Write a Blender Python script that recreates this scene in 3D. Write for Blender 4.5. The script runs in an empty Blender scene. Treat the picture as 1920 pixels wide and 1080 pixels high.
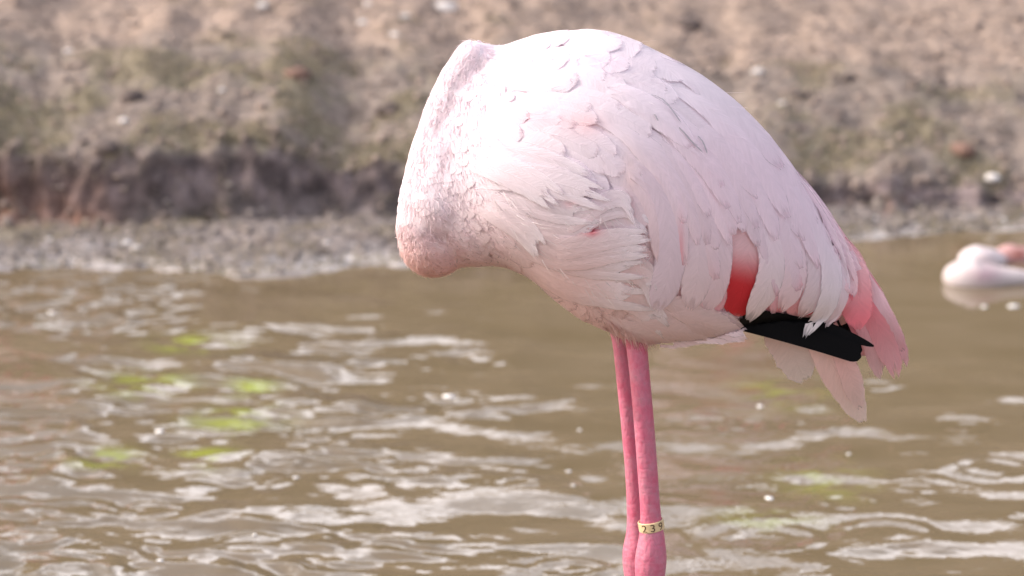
import bpy, math, random
import numpy as np
from math import radians, sin, cos, tan, pi

# ------------------------------------------------------------------ scene, camera, light
scene = bpy.context.scene
col = scene.collection
random.seed(7)
rng = np.random.default_rng(7)

PITCH = radians(12.0); DIST = 4.0; FOCAL = 150.0
K = 36.0 / FOCAL / 1920.0                    # tangent per photo pixel
C = np.array([0.0, -DIST * cos(PITCH), 0.47 + DIST * sin(PITCH)])
FWD = np.array([0.0, cos(PITCH), -sin(PITCH)])
UPV = np.array([0.0, sin(PITCH), cos(PITCH)])
S = K * DIST                                 # metres per photo pixel at the bird

cd = bpy.data.cameras.new('camera'); cam = bpy.data.objects.new('camera', cd); col.objects.link(cam)
cd.lens = FOCAL; cd.sensor_width = 36.0; cd.clip_start = 0.1; cd.clip_end = 1000
cam.location = C; cam.rotation_euler = (radians(90) - PITCH, 0, 0)
cd.dof.use_dof = True; cd.dof.focus_distance = 3.95; cd.dof.aperture_fstop = 7.1
scene.camera = cam

SUN = np.array([-0.83, 0.06, 0.56]); SUN = SUN / np.linalg.norm(SUN)
elev = math.asin(SUN[2]); rot = math.atan2(SUN[0], SUN[1])
w = bpy.data.worlds.new('World'); scene.world = w; w.use_nodes = True
nt = w.node_tree; nt.nodes.clear()
sky = nt.nodes.new('ShaderNodeTexSky'); sky.sky_type = 'NISHITA'; sky.sun_disc = False
sky.sun_elevation = elev; sky.sun_rotation = rot; sky.dust_density = 7.0; sky.air_density = 1.0; sky.ozone_density = 1.0
bg = nt.nodes.new('ShaderNodeBackground'); bg.inputs[1].default_value = 0.15
wo = nt.nodes.new('ShaderNodeOutputWorld')
# bright broken cloud over the whole sky
gen = nt.nodes.new('ShaderNodeTexCoord'); cn = nt.nodes.new('ShaderNodeTexNoise'); cn.inputs['Scale'].default_value = 2.6; cn.inputs['Detail'].default_value = 6; cn.inputs['Roughness'].default_value = 0.55
mr = nt.nodes.new('ShaderNodeMapRange'); mr.interpolation_type = 'SMOOTHSTEP'; mr.inputs[1].default_value = 0.49; mr.inputs[2].default_value = 0.62
mp = nt.nodes.new('ShaderNodeMapping'); mp.inputs['Scale'].default_value = (1, 1, 2.2)
cm = nt.nodes.new('ShaderNodeMix'); cm.data_type = 'RGBA'; cm.inputs[7].default_value = (15, 14.5, 15.3, 1)
nt.links.new(gen.outputs['Generated'], mp.inputs[0]); nt.links.new(mp.outputs[0], cn.inputs['Vector']); nt.links.new(cn.outputs[0], mr.inputs[0])
nt.links.new(mr.outputs[0], cm.inputs[0]); nt.links.new(sky.outputs[0], cm.inputs[6])
nt.links.new(cm.outputs[2], bg.inputs[0]); nt.links.new(bg.outputs[0], wo.inputs[0])
sl = bpy.data.lights.new('sun', 'SUN'); sl.energy = 2.0; sl.angle = radians(0.8); sl.color = (1.0, 0.955, 0.925)
so = bpy.data.objects.new('sun', sl); col.objects.link(so)
from mathutils import Vector
so.rotation_euler = Vector(SUN).to_track_quat('Z', 'Y').to_euler(); so.location = (-3, 1, 4)
scene.view_settings.view_transform = 'Standard'; scene.view_settings.look = 'None'
scene.view_settings.gamma = 1.0; scene.view_settings.exposure = 0.56
scene.cycles.transparent_max_bounces = 32; scene.cycles.diffuse_bounces = 8; scene.cycles.max_bounces = 14

# ------------------------------------------------------------------ helpers
def ray(px, py):
    px = np.asarray(px, float); py = np.asarray(py, float)
    a = (px - 960) * K; b = -(py - 540) * K
    return np.stack([a, FWD[1] + b * UPV[1], FWD[2] + b * UPV[2]], -1)
def at_y(px, py, Y):
    r = ray(px, py); t = (np.asarray(Y) - C[1]) / r[..., 1]
    return C + r * t[..., None]
def at_z(px, py, Z):
    r = ray(px, py); t = (np.asarray(Z) - C[2]) / r[..., 2]
    return C + r * t[..., None]
def project(P):
    q = P - C
    f = q @ FWD
    return 960 + q[..., 0] / f / K, 540 - (q @ UPV) / f / K

_perm = np.random.default_rng(3).permutation(512)
def _h(i, j, k):
    return _perm[(_perm[(_perm[i & 511] + j) & 511] + k) & 511]
def perlin(x, y, z=None):
    x = np.asarray(x, float); y = np.asarray(y, float)
    z = np.zeros_like(x) if z is None else np.asarray(z, float) + np.zeros_like(x)
    xi = np.floor(x).astype(int); yi = np.floor(y).astype(int); zi = np.floor(z).astype(int)
    xf = x - xi; yf = y - yi; zf = z - zi
    f = lambda t: t * t * t * (t * (t * 6 - 15) + 10)
    u, v, wq = f(xf), f(yf), f(zf)
    out = 0
    for a in (0, 1):
        for b in (0, 1):
            for c in (0, 1):
                hsh = _h(xi + a, yi + b, zi + c)
                g1 = hsh * 2.399963; g2 = (hsh * 0.618034) % 1 * 2 - 1
                r = np.sqrt(1 - g2 * g2)
                dot = np.cos(g1) * r * (xf - a) + np.sin(g1) * r * (yf - b) + g2 * (zf - c)
                out = out + dot * (u if a else 1 - u) * (v if b else 1 - v) * (wq if c else 1 - wq)
    return out * 1.6
def fbm(x, y, z=None, o=4):
    s = 0; a = 1.0; f = 1.0
    for i in range(o):
        s = s + a * perlin(x * f + 17.3 * i, y * f - 9.1 * i, None if z is None else z * f + 3.7 * i); a *= 0.5; f *= 2.03
    return s
def sstep(a, b, x):
    t = np.clip((x - a) / (b - a), 0, 1); return t * t * (3 - 2 * t)

def new_mesh(name, verts, faces, mats=(), colors=None, uvs=None, smooth=True, matidx=None):
    me = bpy.data.meshes.new(name)
    verts = np.asarray(verts, np.float32); faces = np.asarray(faces, np.int32)
    n = faces.shape[1]
    me.vertices.add(len(verts)); me.vertices.foreach_set('co', verts.ravel())
    me.loops.add(faces.size); me.loops.foreach_set('vertex_index', faces.ravel())
    me.polygons.add(len(faces)); me.polygons.foreach_set('loop_start', np.arange(0, faces.size, n, dtype=np.int32))
    me.polygons.foreach_set('use_smooth', np.full(len(faces), smooth))
    if matidx is not None: me.polygons.foreach_set('material_index', np.asarray(matidx, np.int32))
    for m in mats: me.materials.append(m)
    me.update(calc_edges=True)
    if colors is not None:
        a = me.color_attributes.new('tint', 'FLOAT_COLOR', 'POINT')
        a.data.foreach_set('color', np.asarray(colors, np.float32).ravel())
    if uvs is not None:
        l = me.uv_layers.new(name='uv')
        l.data.foreach_set('uv', np.asarray(uvs, np.float32)[faces.ravel()].ravel())
    return me
def obj(name, me, parent=None, label=None, cat=None, group=None, kind=None):
    o = bpy.data.objects.new(name, me); col.objects.link(o)
    if parent: o.parent = parent
    if label: o['label'] = label
    if cat: o['category'] = cat
    if group: o['group'] = group
    if kind: o['kind'] = kind
    return o
def grid_faces(nr, nc, off=0):
    i = np.arange(nr - 1)[:, None] * nc + np.arange(nc - 1)[None, :] + off
    return np.stack([i, i + 1, i + nc + 1, i + nc], -1).reshape(-1, 4)

# ------------------------------------------------------------------ materials
class NT:
    def __init__(s, name):
        s.m = bpy.data.materials.new(name); s.m.use_nodes = True
        s.t = s.m.node_tree; s.t.nodes.clear()
        s.out = s.n('ShaderNodeOutputMaterial')
    def n(s, typ, **kw):
        nd = s.t.nodes.new(typ)
        for k, v in kw.items(): setattr(nd, k, v)
        return nd
    def l(s, a, b): s.t.links.new(a, b)
    def math(s, op, a, b=None, c=None):
        nd = s.n('ShaderNodeMath', operation=op)
        for i, v in enumerate((a, b, c)):
            if v is None: continue
            if isinstance(v, (int, float)): nd.inputs[i].default_value = v
            else: s.l(v, nd.inputs[i])
        return nd.outputs[0]
    def noise(s, vec, scale, detail=3, rough=0.5):
        nd = s.n('ShaderNodeTexNoise'); nd.inputs['Scale'].default_value = scale
        nd.inputs['Detail'].default_value = detail; nd.inputs['Roughness'].default_value = rough
        if vec is not None: s.l(vec, nd.inputs['Vector'])
        return nd.outputs[0]
    def maprange(s, v, a, b, c, d, smooth=False):
        nd = s.n('ShaderNodeMapRange')
        if smooth: nd.interpolation_type = 'SMOOTHSTEP'
        s.l(v, nd.inputs[0])
        for i, q in enumerate((a, b, c, d)):
            if isinstance(q, (int, float)): nd.inputs[i + 1].default_value = q
            else: s.l(q, nd.inputs[i + 1])
        return nd.outputs[0]
    def mix(s, fac, a, b, blend='MIX'):
        nd = s.n('ShaderNodeMix', data_type='RGBA', blend_type=blend)
        for i, v in ((0, fac), (6, a), (7, b)):
            if isinstance(v, (int, float)): nd.inputs[i].default_value = v
            elif isinstance(v, tuple): nd.inputs[i].default_value = (*v, 1)
            else: s.l(v, nd.inputs[i])
        return nd.outputs[2]
    def bump(s, h, strength, dist, nrm=None):
        nd = s.n('ShaderNodeBump'); nd.inputs['Strength'].default_value = strength; nd.inputs['Distance'].default_value = dist
        s.l(h, nd.inputs['Height'])
        if nrm is not None: s.l(nrm, nd.inputs['Normal'])
        return nd.outputs[0]

def soft_bsdf(N, color, nrm, transl=0.25, rough=0.7, spec=0.15):
    p = N.n('ShaderNodeBsdfPrincipled'); p.inputs['Roughness'].default_value = rough
    p.inputs['Specular IOR Level'].default_value = spec
    N.l(color, p.inputs['Base Color'])
    tr = N.n('ShaderNodeBsdfTranslucent'); N.l(color, tr.inputs[0])
    if nrm is not None: N.l(nrm, p.inputs['Normal'])
    mx = N.n('ShaderNodeMixShader'); mx.inputs[0].default_value = transl
    N.l(p.outputs[0], mx.inputs[1]); N.l(tr.outputs[0], mx.inputs[2])
    return mx.outputs[0]

def mat_feather(name='feather_vane', fringe=1.0, transl=0.22, spec=0.15, rough=0.7, streak=1.0, bmp=0.35):
    N = NT(name)
    at = N.n('ShaderNodeAttribute', attribute_name='tint')
    uv = N.n('ShaderNodeUVMap', uv_map='uv')
    sp = N.n('ShaderNodeSeparateXYZ'); N.l(uv.outputs[0], sp.inputs[0])
    e = N.math('ABSOLUTE', N.math('MULTIPLY_ADD', sp.outputs[0], 2.0, -1.0))
    b = N.math('SUBTRACT', sp.outputs[1], N.math('MULTIPLY', e, 0.16))
    cb = N.n('ShaderNodeCombineXYZ')
    N.l(N.math('MULTIPLY', b, 22.0), cb.inputs[0]); N.l(N.math('MULTIPLY', sp.outputs[0], 2.2), cb.inputs[1])
    N.l(N.math('MULTIPLY', at.outputs['Alpha'], 40.0), cb.inputs[2])
    n1 = N.noise(cb.outputs[0], 1.6, 3, 0.6)
    n2 = N.noise(cb.outputs[0], 0.5, 2, 0.5)
    f = N.maprange(n1, 0.25, 0.75, 1.0 - 0.07 * streak, 1.0 + 0.05 * streak)
    colr = N.mix(1.0, at.outputs['Color'], f, 'MULTIPLY')
    rach = N.maprange(e, 0.0, 0.06, 1.0, 0.0, True)
    hgt = N.math('ADD', N.math('MULTIPLY', n1, 0.8), N.math('MULTIPLY', rach, 0.25))
    nrm = N.bump(hgt, bmp, 0.0015)
    sh = soft_bsdf(N, colr, nrm, transl, rough, spec)
    if fringe > 0:
        lo = N.maprange(n1, 0.3, 0.7, 1.0 - 0.30 * fringe, 0.99)
        fr = N.maprange(e, lo, 1.02, 0.0, 0.45, True)
        lo2 = N.maprange(n2, 0.3, 0.7, 1.0 - 0.16 * fringe, 0.985)
        fr2 = N.maprange(sp.outputs[1], lo2, 1.005, 0.0, 0.5, True)
        tp = N.n('ShaderNodeBsdfTransparent')
        mx = N.n('ShaderNodeMixShader'); N.l(N.math('MAXIMUM', fr, fr2), mx.inputs[0])
        N.l(sh, mx.inputs[1]); N.l(tp.outputs[0], mx.inputs[2]); sh = mx.outputs[0]
    N.l(sh, N.out.inputs[0])
    return N.m

M_FEATHER = mat_feather('feather_vane', 0.8)
M_SOFT = mat_feather('soft_feather_vane', 1.0, 0.25, 0.08, 0.85, 1.2)
M_CRISP = mat_feather('crisp_feather_vane', 0.35)
M_BLACK = mat_feather('black_feather_vane', 0.0, 0.0, 0.04, 0.6, 1.0, 0.1)

def mat_down():
    N = NT('down'); at = N.n('ShaderNodeAttribute', attribute_name='tint')
    N.l(soft_bsdf(N, at.outputs['Color'], None, 0.4, 0.9, 0.05), N.out.inputs[0]); return N.m
M_DOWN = mat_down()

def mat_skin_plumage():
    N = NT('plumage'); at = N.n('ShaderNodeAttribute', attribute_name='tint')
    tc = N.n('ShaderNodeTexCoord')
    mp = N.n('ShaderNodeMapping'); mp.inputs['Scale'].default_value = (1, 1, 2.2); N.l(tc.outputs['Object'], mp.inputs[0])
    n1 = N.noise(mp.outputs[0], 140, 4, 0.6); n2 = N.noise(tc.outputs['Object'], 35, 3, 0.5)
    c = N.mix(1.0, at.outputs['Color'], N.maprange(n1, 0.25, 0.75, 0.93, 1.05), 'MULTIPLY')
    nr = N.bump(N.math('ADD', n1, N.math('MULTIPLY', n2, 2.0)), 0.5, 0.003)
    N.l(soft_bsdf(N, c, nr, 0.1, 0.9, 0.05), N.out.inputs[0]); return N.m
M_BODY = mat_skin_plumage()

def mat_leg():
    N = NT('leg_skin'); tc = N.n('ShaderNodeTexCoord')
    mp = N.n('ShaderNodeMapping'); mp.inputs['Scale'].default_value = (1, 1, 0.6); N.l(tc.outputs['Object'], mp.inputs[0])
    vo = N.n('ShaderNodeTexVoronoi', feature='DISTANCE_TO_EDGE'); vo.inputs['Scale'].default_value = 170; N.l(mp.outputs[0], vo.inputs['Vector'])
    mp2 = N.n('ShaderNodeMapping'); mp2.inputs['Scale'].default_value = (0.25, 0.25, 1); N.l(tc.outputs['Object'], mp2.inputs[0])
    rings = N.noise(mp2.outputs[0], 260, 2, 0.5)
    n = N.noise(tc.outputs['Object'], 60, 4, 0.6); n2 = N.noise(tc.outputs['Object'], 220, 3, 0.6)
    c = N.mix(N.maprange(n, 0.35, 0.7, 0, 1), (0.53, 0.115, 0.19), (0.50, 0.19, 0.26))
    grey = N.math('MULTIPLY', N.maprange(n2, 0.50, 0.66, 0, 0.5), N.maprange(n, 0.4, 0.6, 0.2, 1.0))
    c = N.mix(grey, c, (0.33, 0.16, 0.19))
    edge = N.maprange(vo.outputs[0], 0.0, 0.06, 0.16, 0.0)
    c = N.mix(edge, c, (0.66, 0.28, 0.36))
    nr = N.bump(N.math('ADD', N.math('MULTIPLY', vo.outputs[0], 1.2), rings), 0.38, 0.002)
    p = N.n('ShaderNodeBsdfPrincipled'); N.l(c, p.inputs['Base Color']); N.l(nr, p.inputs['Normal'])
    p.inputs['Roughness'].default_value = 0.5; p.inputs['Specular IOR Level'].default_value = 0.35
    p.inputs['Subsurface Weight'].default_value = 0.15; p.inputs['Subsurface Radius'].default_value = (0.004, 0.001, 0.001)
    N.l(p.outputs[0], N.out.inputs[0]); return N.m
M_LEG = mat_leg()

def mat_plain(name, color, rough=0.6, var=0.2, scale=60, bump=0.3):
    N = NT(name); tc = N.n('ShaderNodeTexCoord'); n = N.noise(tc.outputs['Object'], scale, 4, 0.6)
    c = N.mix(N.maprange(n, 0.3, 0.7, 0, 1), tuple(v * (1 - var) for v in color), tuple(min(1, v * (1 + var)) for v in color))
    p = N.n('ShaderNodeBsdfPrincipled'); N.l(c, p.inputs['Base Color']); p.inputs['Roughness'].default_value = rough
    p.inputs['Specular IOR Level'].default_value = 0.3
    N.l(N.bump(n, bump, 0.002), p.inputs['Normal']); N.l(p.outputs[0], N.out.inputs[0]); return N.m

# ------------------------------------------------------------------ the setting: ground (pond bed, bank, unseen hill added for the reflections)
def interp(x, pts):
    p = np.array(pts); return np.interp(x, p[:, 0], p[:, 1])
def nonuni(lo, hi, step, far, n):
    c = np.arange(lo, hi + step / 2, step)
    g = np.geomspace(step, far, n).cumsum()
    g = g / g[-1] * far
    return np.concatenate([lo - g[::-1], c, hi + g])

def shore_y(x):
    return interp(x, [(-3, 1.6), (-0.80, 2.30), (-0.70, 2.36), (-0.55, 2.36), (-0.46, 2.30), (-0.40, 2.27), (-0.30, 2.32), (-0.18, 2.37), (0.05, 2.45), (0.3, 2.52), (0.5, 2.56), (0.80, 2.66), (3, 2.9)])
def base_y(x):
    return interp(x, [(-3, 2.5), (-0.8, 2.58), (-0.65, 2.53), (-0.5, 2.60), (-0.2, 2.64), (0.1, 2.68), (0.45, 2.72), (0.85, 2.78), (3, 3.0)])
def ground_parts(x, y):
    n_lo = perlin(x * 3.1 + 5, y * 3.1); n_mid = fbm(x * 11, y * 11, None, 3)
    ys = shore_y(x) + 0.03 * perlin(x * 14, y * 0 + 3.3) + 0.012 * perlin(x * 50, y * 0 + 8.1)
    yb = base_y(x) + 0.035 * perlin(x * 7 + 2.2, y * 0 + 1.7) + 0.015 * perlin(x * 23, y * 0 + 4.4)
    cl = interp(x, [(-3, .10), (-0.85, .105), (-0.5, .098), (-0.15, .092), (0.1, .075), (0.45, .035), (0.62, .028), (0.9, .034), (3, .06)])
    cl = cl * (1 + 0.30 * perlin(x * 9 + 7, y * 0 + 0.4) + 0.18 * perlin(x * 3.2 + 1, y * 0 + 6.4))
    zb = interp(x, [(-3, .03), (-0.3, .028), (0.3, .016), (3, .012)])
    return n_lo, n_mid, ys, yb, cl, zb
def ground_z(x, y, detail=True):
    n_lo, n_mid, ys, yb, cl, zb = ground_parts(x, y)
    s_shelf = np.clip((y - ys) / (yb - ys), 0, 1)
    z = zb * s_shelf ** 0.8
    under = np.clip(ys - y, 0, 9)
    z = np.where(y < ys, -0.11 * (1 - np.exp(-under / 0.22)), z)
    cw = 0.055
    z = z + cl * sstep(0, 1, (y - yb) / cw) 
    ya = yb + cw
    s1 = interp(x, [(-1, .30), (0.2, .30), (0.6, .36), (1, .36)])
    d1 = np.clip(y - ya, 0, 0.36)
    z = z + s1 * d1 - 0.10 * np.clip(d1 - 0.2, 0, 1)
    z = z + 0.09 * np.clip(y - ya - 0.36, 0, 3.0)
    refl_hill = np.clip(y - 6.2, 0, None)  # unseen hill added beyond the bank to shape what the pond reflects
    z = z + (9.6 + 0.6 * sstep(-1.5, 1.5, x) + 0.9 * perlin(x * 0.45 + 3, y * 0.1)) * (1 - np.exp(-(refl_hill / 17.0) ** 1.25)) 
    if detail:
        mask = sstep(0.0, 0.12, y - ys)
        up = sstep(0, 0.1, y - yb)
        z = z + mask * (0.010 * n_lo + 0.007 * n_mid)
        z = z + up * (0.015 * fbm(x * 6.5 + 3, y * 6.5, None, 2) + 0.006 * np.maximum(perlin(x * 21, y * 21 + 9), -0.2))
        z = z + mask * (0.0045 * fbm(x * 55, y * 55, None, 2))
        face = sstep(-0.02, 0.02, y - yb) * (1 - sstep(0.06, 0.10, y - yb))
        z = z + face * (0.012 * perlin(x * 45, y * 6) + 0.02 * perlin(x * 16, y * 4 + 5))
        z = z + (1 - sstep(-0.05, 0.1, y - ys)) * 0.004 * fbm(x * 8, y * 8, None, 2)
        # wet, crumbly mud spit at the left
        z = z + 0.004 * mask * (1 - up) * fbm(x * 90, y * 60 + 4, None, 2)
    return z

gx = nonuni(-1.15, 1.15, 0.007, 120, 26); gy = nonuni(1.75, 3.75, 0.006, 160, 28)
X, Y = np.meshgrid(gx, gy)
Z = ground_z(X, Y)
n_lo, n_mid, ys, yb, cl, zb = ground_parts(X, Y)
nz = fbm(X * 7 + 30, Y * 7, None, 4); nz2 = fbm(X * 26 + 3, Y * 26, None, 3)
c_mud = np.array([.135, .108, .098]); c_wet = np.array([.22, .188, .175]); c_cliff = np.array([.125, .098, .096])
c_moss = np.array([.235, .20, .145]); c_dirt = np.array([.222, .180, .155]); c_sand = np.array([.285, .218, .178])
c_clay = np.array([.17, .075, .045]); c_bed = np.array([.10, .075, .05]); c_far = np.array([.085, .07, .042])
def lerp(a, b, t): return a * (1 - t[..., None]) + b * t[..., None]
G0 = np.broadcast_to(c_wet, X.shape + (3,)).copy()
G0 = lerp(G0, c_mud, sstep(-0.3, 0.5, nz2 + nz * .6) * 0.8)
G0 = lerp(G0, c_moss * 0.8, sstep(0.15, 0.5, nz + 0.25 * nz2) * sstep(0.06, 0.2, Y - ys) * 0.8)
up = sstep(-0.005, 0.03, Y - yb)
nz3 = fbm(X * 24 + 1, Z * 30 + Y * 3, None, 4)
cliffc = lerp(np.broadcast_to(c_cliff * .62, G0.shape), c_cliff * 1.75, sstep(-.5, .6, nz3 + .3 * nz2))
clay = np.exp(-(((X + 0.80) / 0.13) ** 2 + ((Y - yb) / 0.035) ** 2)) + 0.8 * np.exp(-(((X + 0.66) / 0.05) ** 2 + ((Y - yb) / 0.025) ** 2)) + 0.6 * np.exp(-(((X - 0.55) / 0.12) ** 2 + ((Y - yb - .01) / 0.025) ** 2)) * sstep(0, .4, nz2)
G0 = lerp(G0, cliffc, up)
top = sstep(0.035, 0.075, Y - yb + 0.02 * nz2)
slope = lerp(np.broadcast_to(c_dirt, G0.shape), c_moss, sstep(-0.25, 0.35, nz + 0.3 * nz2 - 0.2 * sstep(-.3, .9, X) + 0.25 * (1 - sstep(0.08, 0.2, Y - yb))))
slope = lerp(slope, c_dirt * 0.62, sstep(0.25, 0.8, nz2 * 0.7 - nz * 0.6))
slope = lerp(slope, c_sand, sstep(0.40, 0.62, Y - yb + 0.10 * nz + 0.05 * nz2 + 0.05 * sstep(0, .8, X)))
G0 = lerp(G0, slope, top)
G0 = lerp(G0, c_clay, np.clip(clay, 0, 1) * .65)
glint_band = np.exp(-((Y - ys - .02 - .02 * nz2) / (.024 + 0 * X)) ** 2) * sstep(-.3, .35, nz2 + .5 * nz + .2) * (1 - sstep(-.02, 0, Y - yb))  # wet shoreline glints, put into the ground colour as a pale line
G0 = lerp(G0, np.array([.52, .47, .43]), np.clip(glint_band, 0, 1) * .75)
G0 = lerp(G0, c_bed, 1 - sstep(-0.03, 0.0, Y - ys))
G0 = lerp(G0, c_far, sstep(4.5, 7, Y))
wet = (1 - sstep(0.03, 0.14 + 0.12 * (1 - sstep(-.5, -.3, X)), Y - ys + 0.05 * nz2)) * (1 - sstep(-.02, 0, Y - yb))
GC = np.concatenate([G0, wet[..., None]], -1)

def mat_ground():
    N = NT('soil'); at = N.n('ShaderNodeAttribute', attribute_name='tint'); tc = N.n('ShaderNodeTexCoord')
    n1 = N.noise(tc.outputs['Object'], 60, 5, 0.65); n2 = N.noise(tc.outputs['Object'], 18, 3, 0.6)
    c = N.mix(1.0, at.outputs['Color'], N.maprange(n1, 0.3, 0.72, 0.62, 1.35), 'MULTIPLY')
    c = N.mix(1.0, c, N.maprange(n2, 0.3, 0.7, 0.8, 1.2), 'MULTIPLY')
    p = N.n('ShaderNodeBsdfPrincipled'); N.l(c, p.inputs['Base Color'])
    wetv = N.math('MULTIPLY', at.outputs['Alpha'], N.maprange(n2, 0.42, 0.56, 0.35, 1))
    N.l(N.maprange(wetv, 0, 1, 0.95, 0.10), p.inputs['Roughness'])
    N.l(N.maprange(wetv, 0, 1, 0.15, 0.8), p.inputs['Specular IOR Level'])
    bn = N.bump(n1, 0.8, 0.006); N.l(N.maprange(wetv, 0, 1, 0.8, 0.12), bn.node.inputs['Strength']); N.l(bn, p.inputs['Normal'])
    N.l(p.outputs[0], N.out.inputs[0]); return N.m
faceM = sstep(-.015, .015, Y - yb) * (1 - sstep(.05, .10, Y - yb))
Yd = Y + faceM * (0.020 * fbm(X * 22, Z * 26, None, 3) + 0.008 * fbm(X * 70, Z * 70 + 5, None, 2))
Zd = Z + 0.006 * sstep(.03, .10, Y - ys) * (1 - sstep(-.03, .0, Y - yb)) * np.abs(fbm(X * 38, Y * 30 + 9, None, 3))
me = new_mesh('ground', np.stack([X, Yd, Zd], -1).reshape(-1, 3), grid_faces(len(gy), len(gx)), [mat_ground()], GC.reshape(-1, 4))
obj('ground', me, kind='structure')

# ------------------------------------------------------------------ water
wx = nonuni(-1.15, 1.15, 0.0055, 60, 22); wy_ = np.concatenate([-np.geomspace(0.01, 12, 26).cumsum()[::-1] * 0.7 + 0.45, np.arange(0.45, 2.95, 0.0055)])
X, Y = np.meshgrid(wx, wy_)
def water_z(X, Y):
    wv = 0.018 * perlin(X * 4, Y * 4 + 3)
    xa = X + wv + 0.25 * Y * 0.0; 
    left = 1 - sstep(-0.25, 0.18, X)
    rot_ = 0.35
    X0 = X + 0.045 * perlin(X * 6 + 2, Y * 6) + 0.014 * perlin(X * 17, Y * 17 + 4); Y0 = Y + 0.045 * perlin(X * 6 + 9, Y * 6 + 5) + 0.014 * perlin(X * 17 + 8, Y * 17)
    U = X0 * cos(rot_) - Y0 * sin(rot_); V = X0 * sin(rot_) + Y0 * cos(rot_)
    big = 0.0050 * perlin(U * 5.5, V * 6.5 + 11) + 0.0022 * perlin(U * 11 + 4, V * 11)
    chop = 0.0042 * perlin(U * 9 + wv * 40, V * 14 + 2) + 0.0026 * perlin(U * 18 + wv * 60, V * 27 + 6) + 0.0008 * perlin(U * 40, V * 52) 
    calm = 1 - 0.85 * sstep(1.75, 2.1, Y) * sstep(-.55, -.40, X + .04 * perlin(Y * 9, X * 0 + 2))
    spark = (1 - sstep(-.52, -.40, X + .05 * perlin(Y * 9, X * 0 + 2))) * sstep(1.85, 2.02, Y + .08 * perlin(X * 9, Y * 0)) * sstep(-.80, -.70, X)
    patch = sstep(-0.2, 0.4, perlin(X * 5.5 + 8, Y * 4.6 + 1) + 0.15 * left)
    z = big * (0.38 + 0.5 * left) + chop * (0.04 + 0.96 * left) * (0.06 + 1.15 * patch)
    z = z * calm + spark * (0.0022 * perlin(X * 26, Y * 24) + 0.0016 * perlin(X * 45, Y * 40 + 7))
    z = z + (1 - left) * (1 - sstep(1.5, 1.9, Y)) * (0.0019 * perlin(U * 6 + wv * 20, V * 8.5 + 21) + 0.0009 * perlin(X * 16, Y * 14 + 5))
    z = z + 0.0004 * perlin(X * 30, Y * 50) * (0.2 + 0.8 * left)
    # drop rings
    for (px, py, r0, a) in RINGS:
        P = at_z(px, py, 0.0)
        r = np.hypot(X - P[0], Y - P[1])
        th = np.arctan2(Y - P[1], X - P[0]); am = np.clip(0.55 + 1.3 * perlin(np.cos(th) * 1.2 + px, np.sin(th) * 1.2 + py), 0, 1.3)
        z = z + 1.15 * a * am * np.cos(2 * pi * (r - r0) / (0.6 * r0 + 0.012)) * np.exp(-((r - r0) / (0.4 * r0 + 0.004)) ** 2)
    return z
RINGS = [(1070, 1065, .035, .0011), (810, 1012, .03, .0009), (285, 955, .03, .0011), (1395, 795, .03, .0010), (1520, 800, .03, .0008), (1800, 800, .028, .0008), (1715, 915, .02, .0009), (520, 860, .03, .0009), (130, 960, .05, .0012), (60, 1010, .04, .0012), (1590, 940, .03, .0007), (1860, 880, .05, .0008), (1640, 720, .025, .0006), (590, 815, .02, .0009), (850, 745, .02, .0008), (1330, 790, .03, .0008), (1660, 1000, .05, .0009), (1450, 1010, .05, .0008), (975, 905, .02, .0007)]
Z = water_z(X, Y)
def mat_water():
    N = NT('pond_water'); tc = N.n('ShaderNodeTexCoord'); at = N.n('ShaderNodeAttribute', attribute_name='tint')
    mp = N.n('ShaderNodeMapping'); mp.inputs['Rotation'].default_value = (0, 0, 0.5); mp.inputs['Scale'].default_value = (1, 2.2, 1); N.l(tc.outputs['Object'], mp.inputs[0])
    n1 = N.noise(mp.outputs[0], 5, 4, 0.6); n2 = N.noise(tc.outputs['Object'], 14, 4, 0.6)
    c = N.mix(N.maprange(n1, 0.35, 0.65, 0, 1), (0.135, 0.100, 0.056), (0.170, 0.128, 0.080))
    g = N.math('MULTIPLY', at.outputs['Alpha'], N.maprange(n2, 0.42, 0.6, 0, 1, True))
    c = N.mix(g, c, (0.26, 0.31, 0.02))  # green plant reflections painted into the water's base colour
    p = N.n('ShaderNodeBsdfPrincipled'); N.l(c, p.inputs['Base Color']); p.inputs['Roughness'].default_value = 0.03
    p.inputs['IOR'].default_value = 1.33; p.inputs['Specular IOR Level'].default_value = 0.8
    n3 = N.noise(tc.outputs['Object'], 70, 2, 0.5)
    N.l(N.bump(n3, 0.10, 0.003), p.inputs['Normal'])
    N.l(p.outputs[0], N.out.inputs[0]); return N.m
green_refl = np.zeros_like(X)  # mask for the painted green reflections
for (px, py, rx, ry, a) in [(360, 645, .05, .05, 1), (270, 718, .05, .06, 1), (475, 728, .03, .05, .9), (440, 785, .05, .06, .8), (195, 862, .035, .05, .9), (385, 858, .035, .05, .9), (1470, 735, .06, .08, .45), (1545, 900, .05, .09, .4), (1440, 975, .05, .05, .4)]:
    P = at_z(px, py, 0.0); green_refl = np.maximum(green_refl, a * np.exp(-(((X - P[0]) / rx) ** 2 + ((Y - P[1]) / ry) ** 2)))
me = new_mesh('water', np.stack([X, Y, Z], -1).reshape(-1, 3), grid_faces(len(wy_), len(wx)), [mat_water()], np.concatenate([np.zeros(X.shape + (3,)), green_refl[..., None]], -1).reshape(-1, 4))
obj('water', me, kind='structure')

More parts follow.
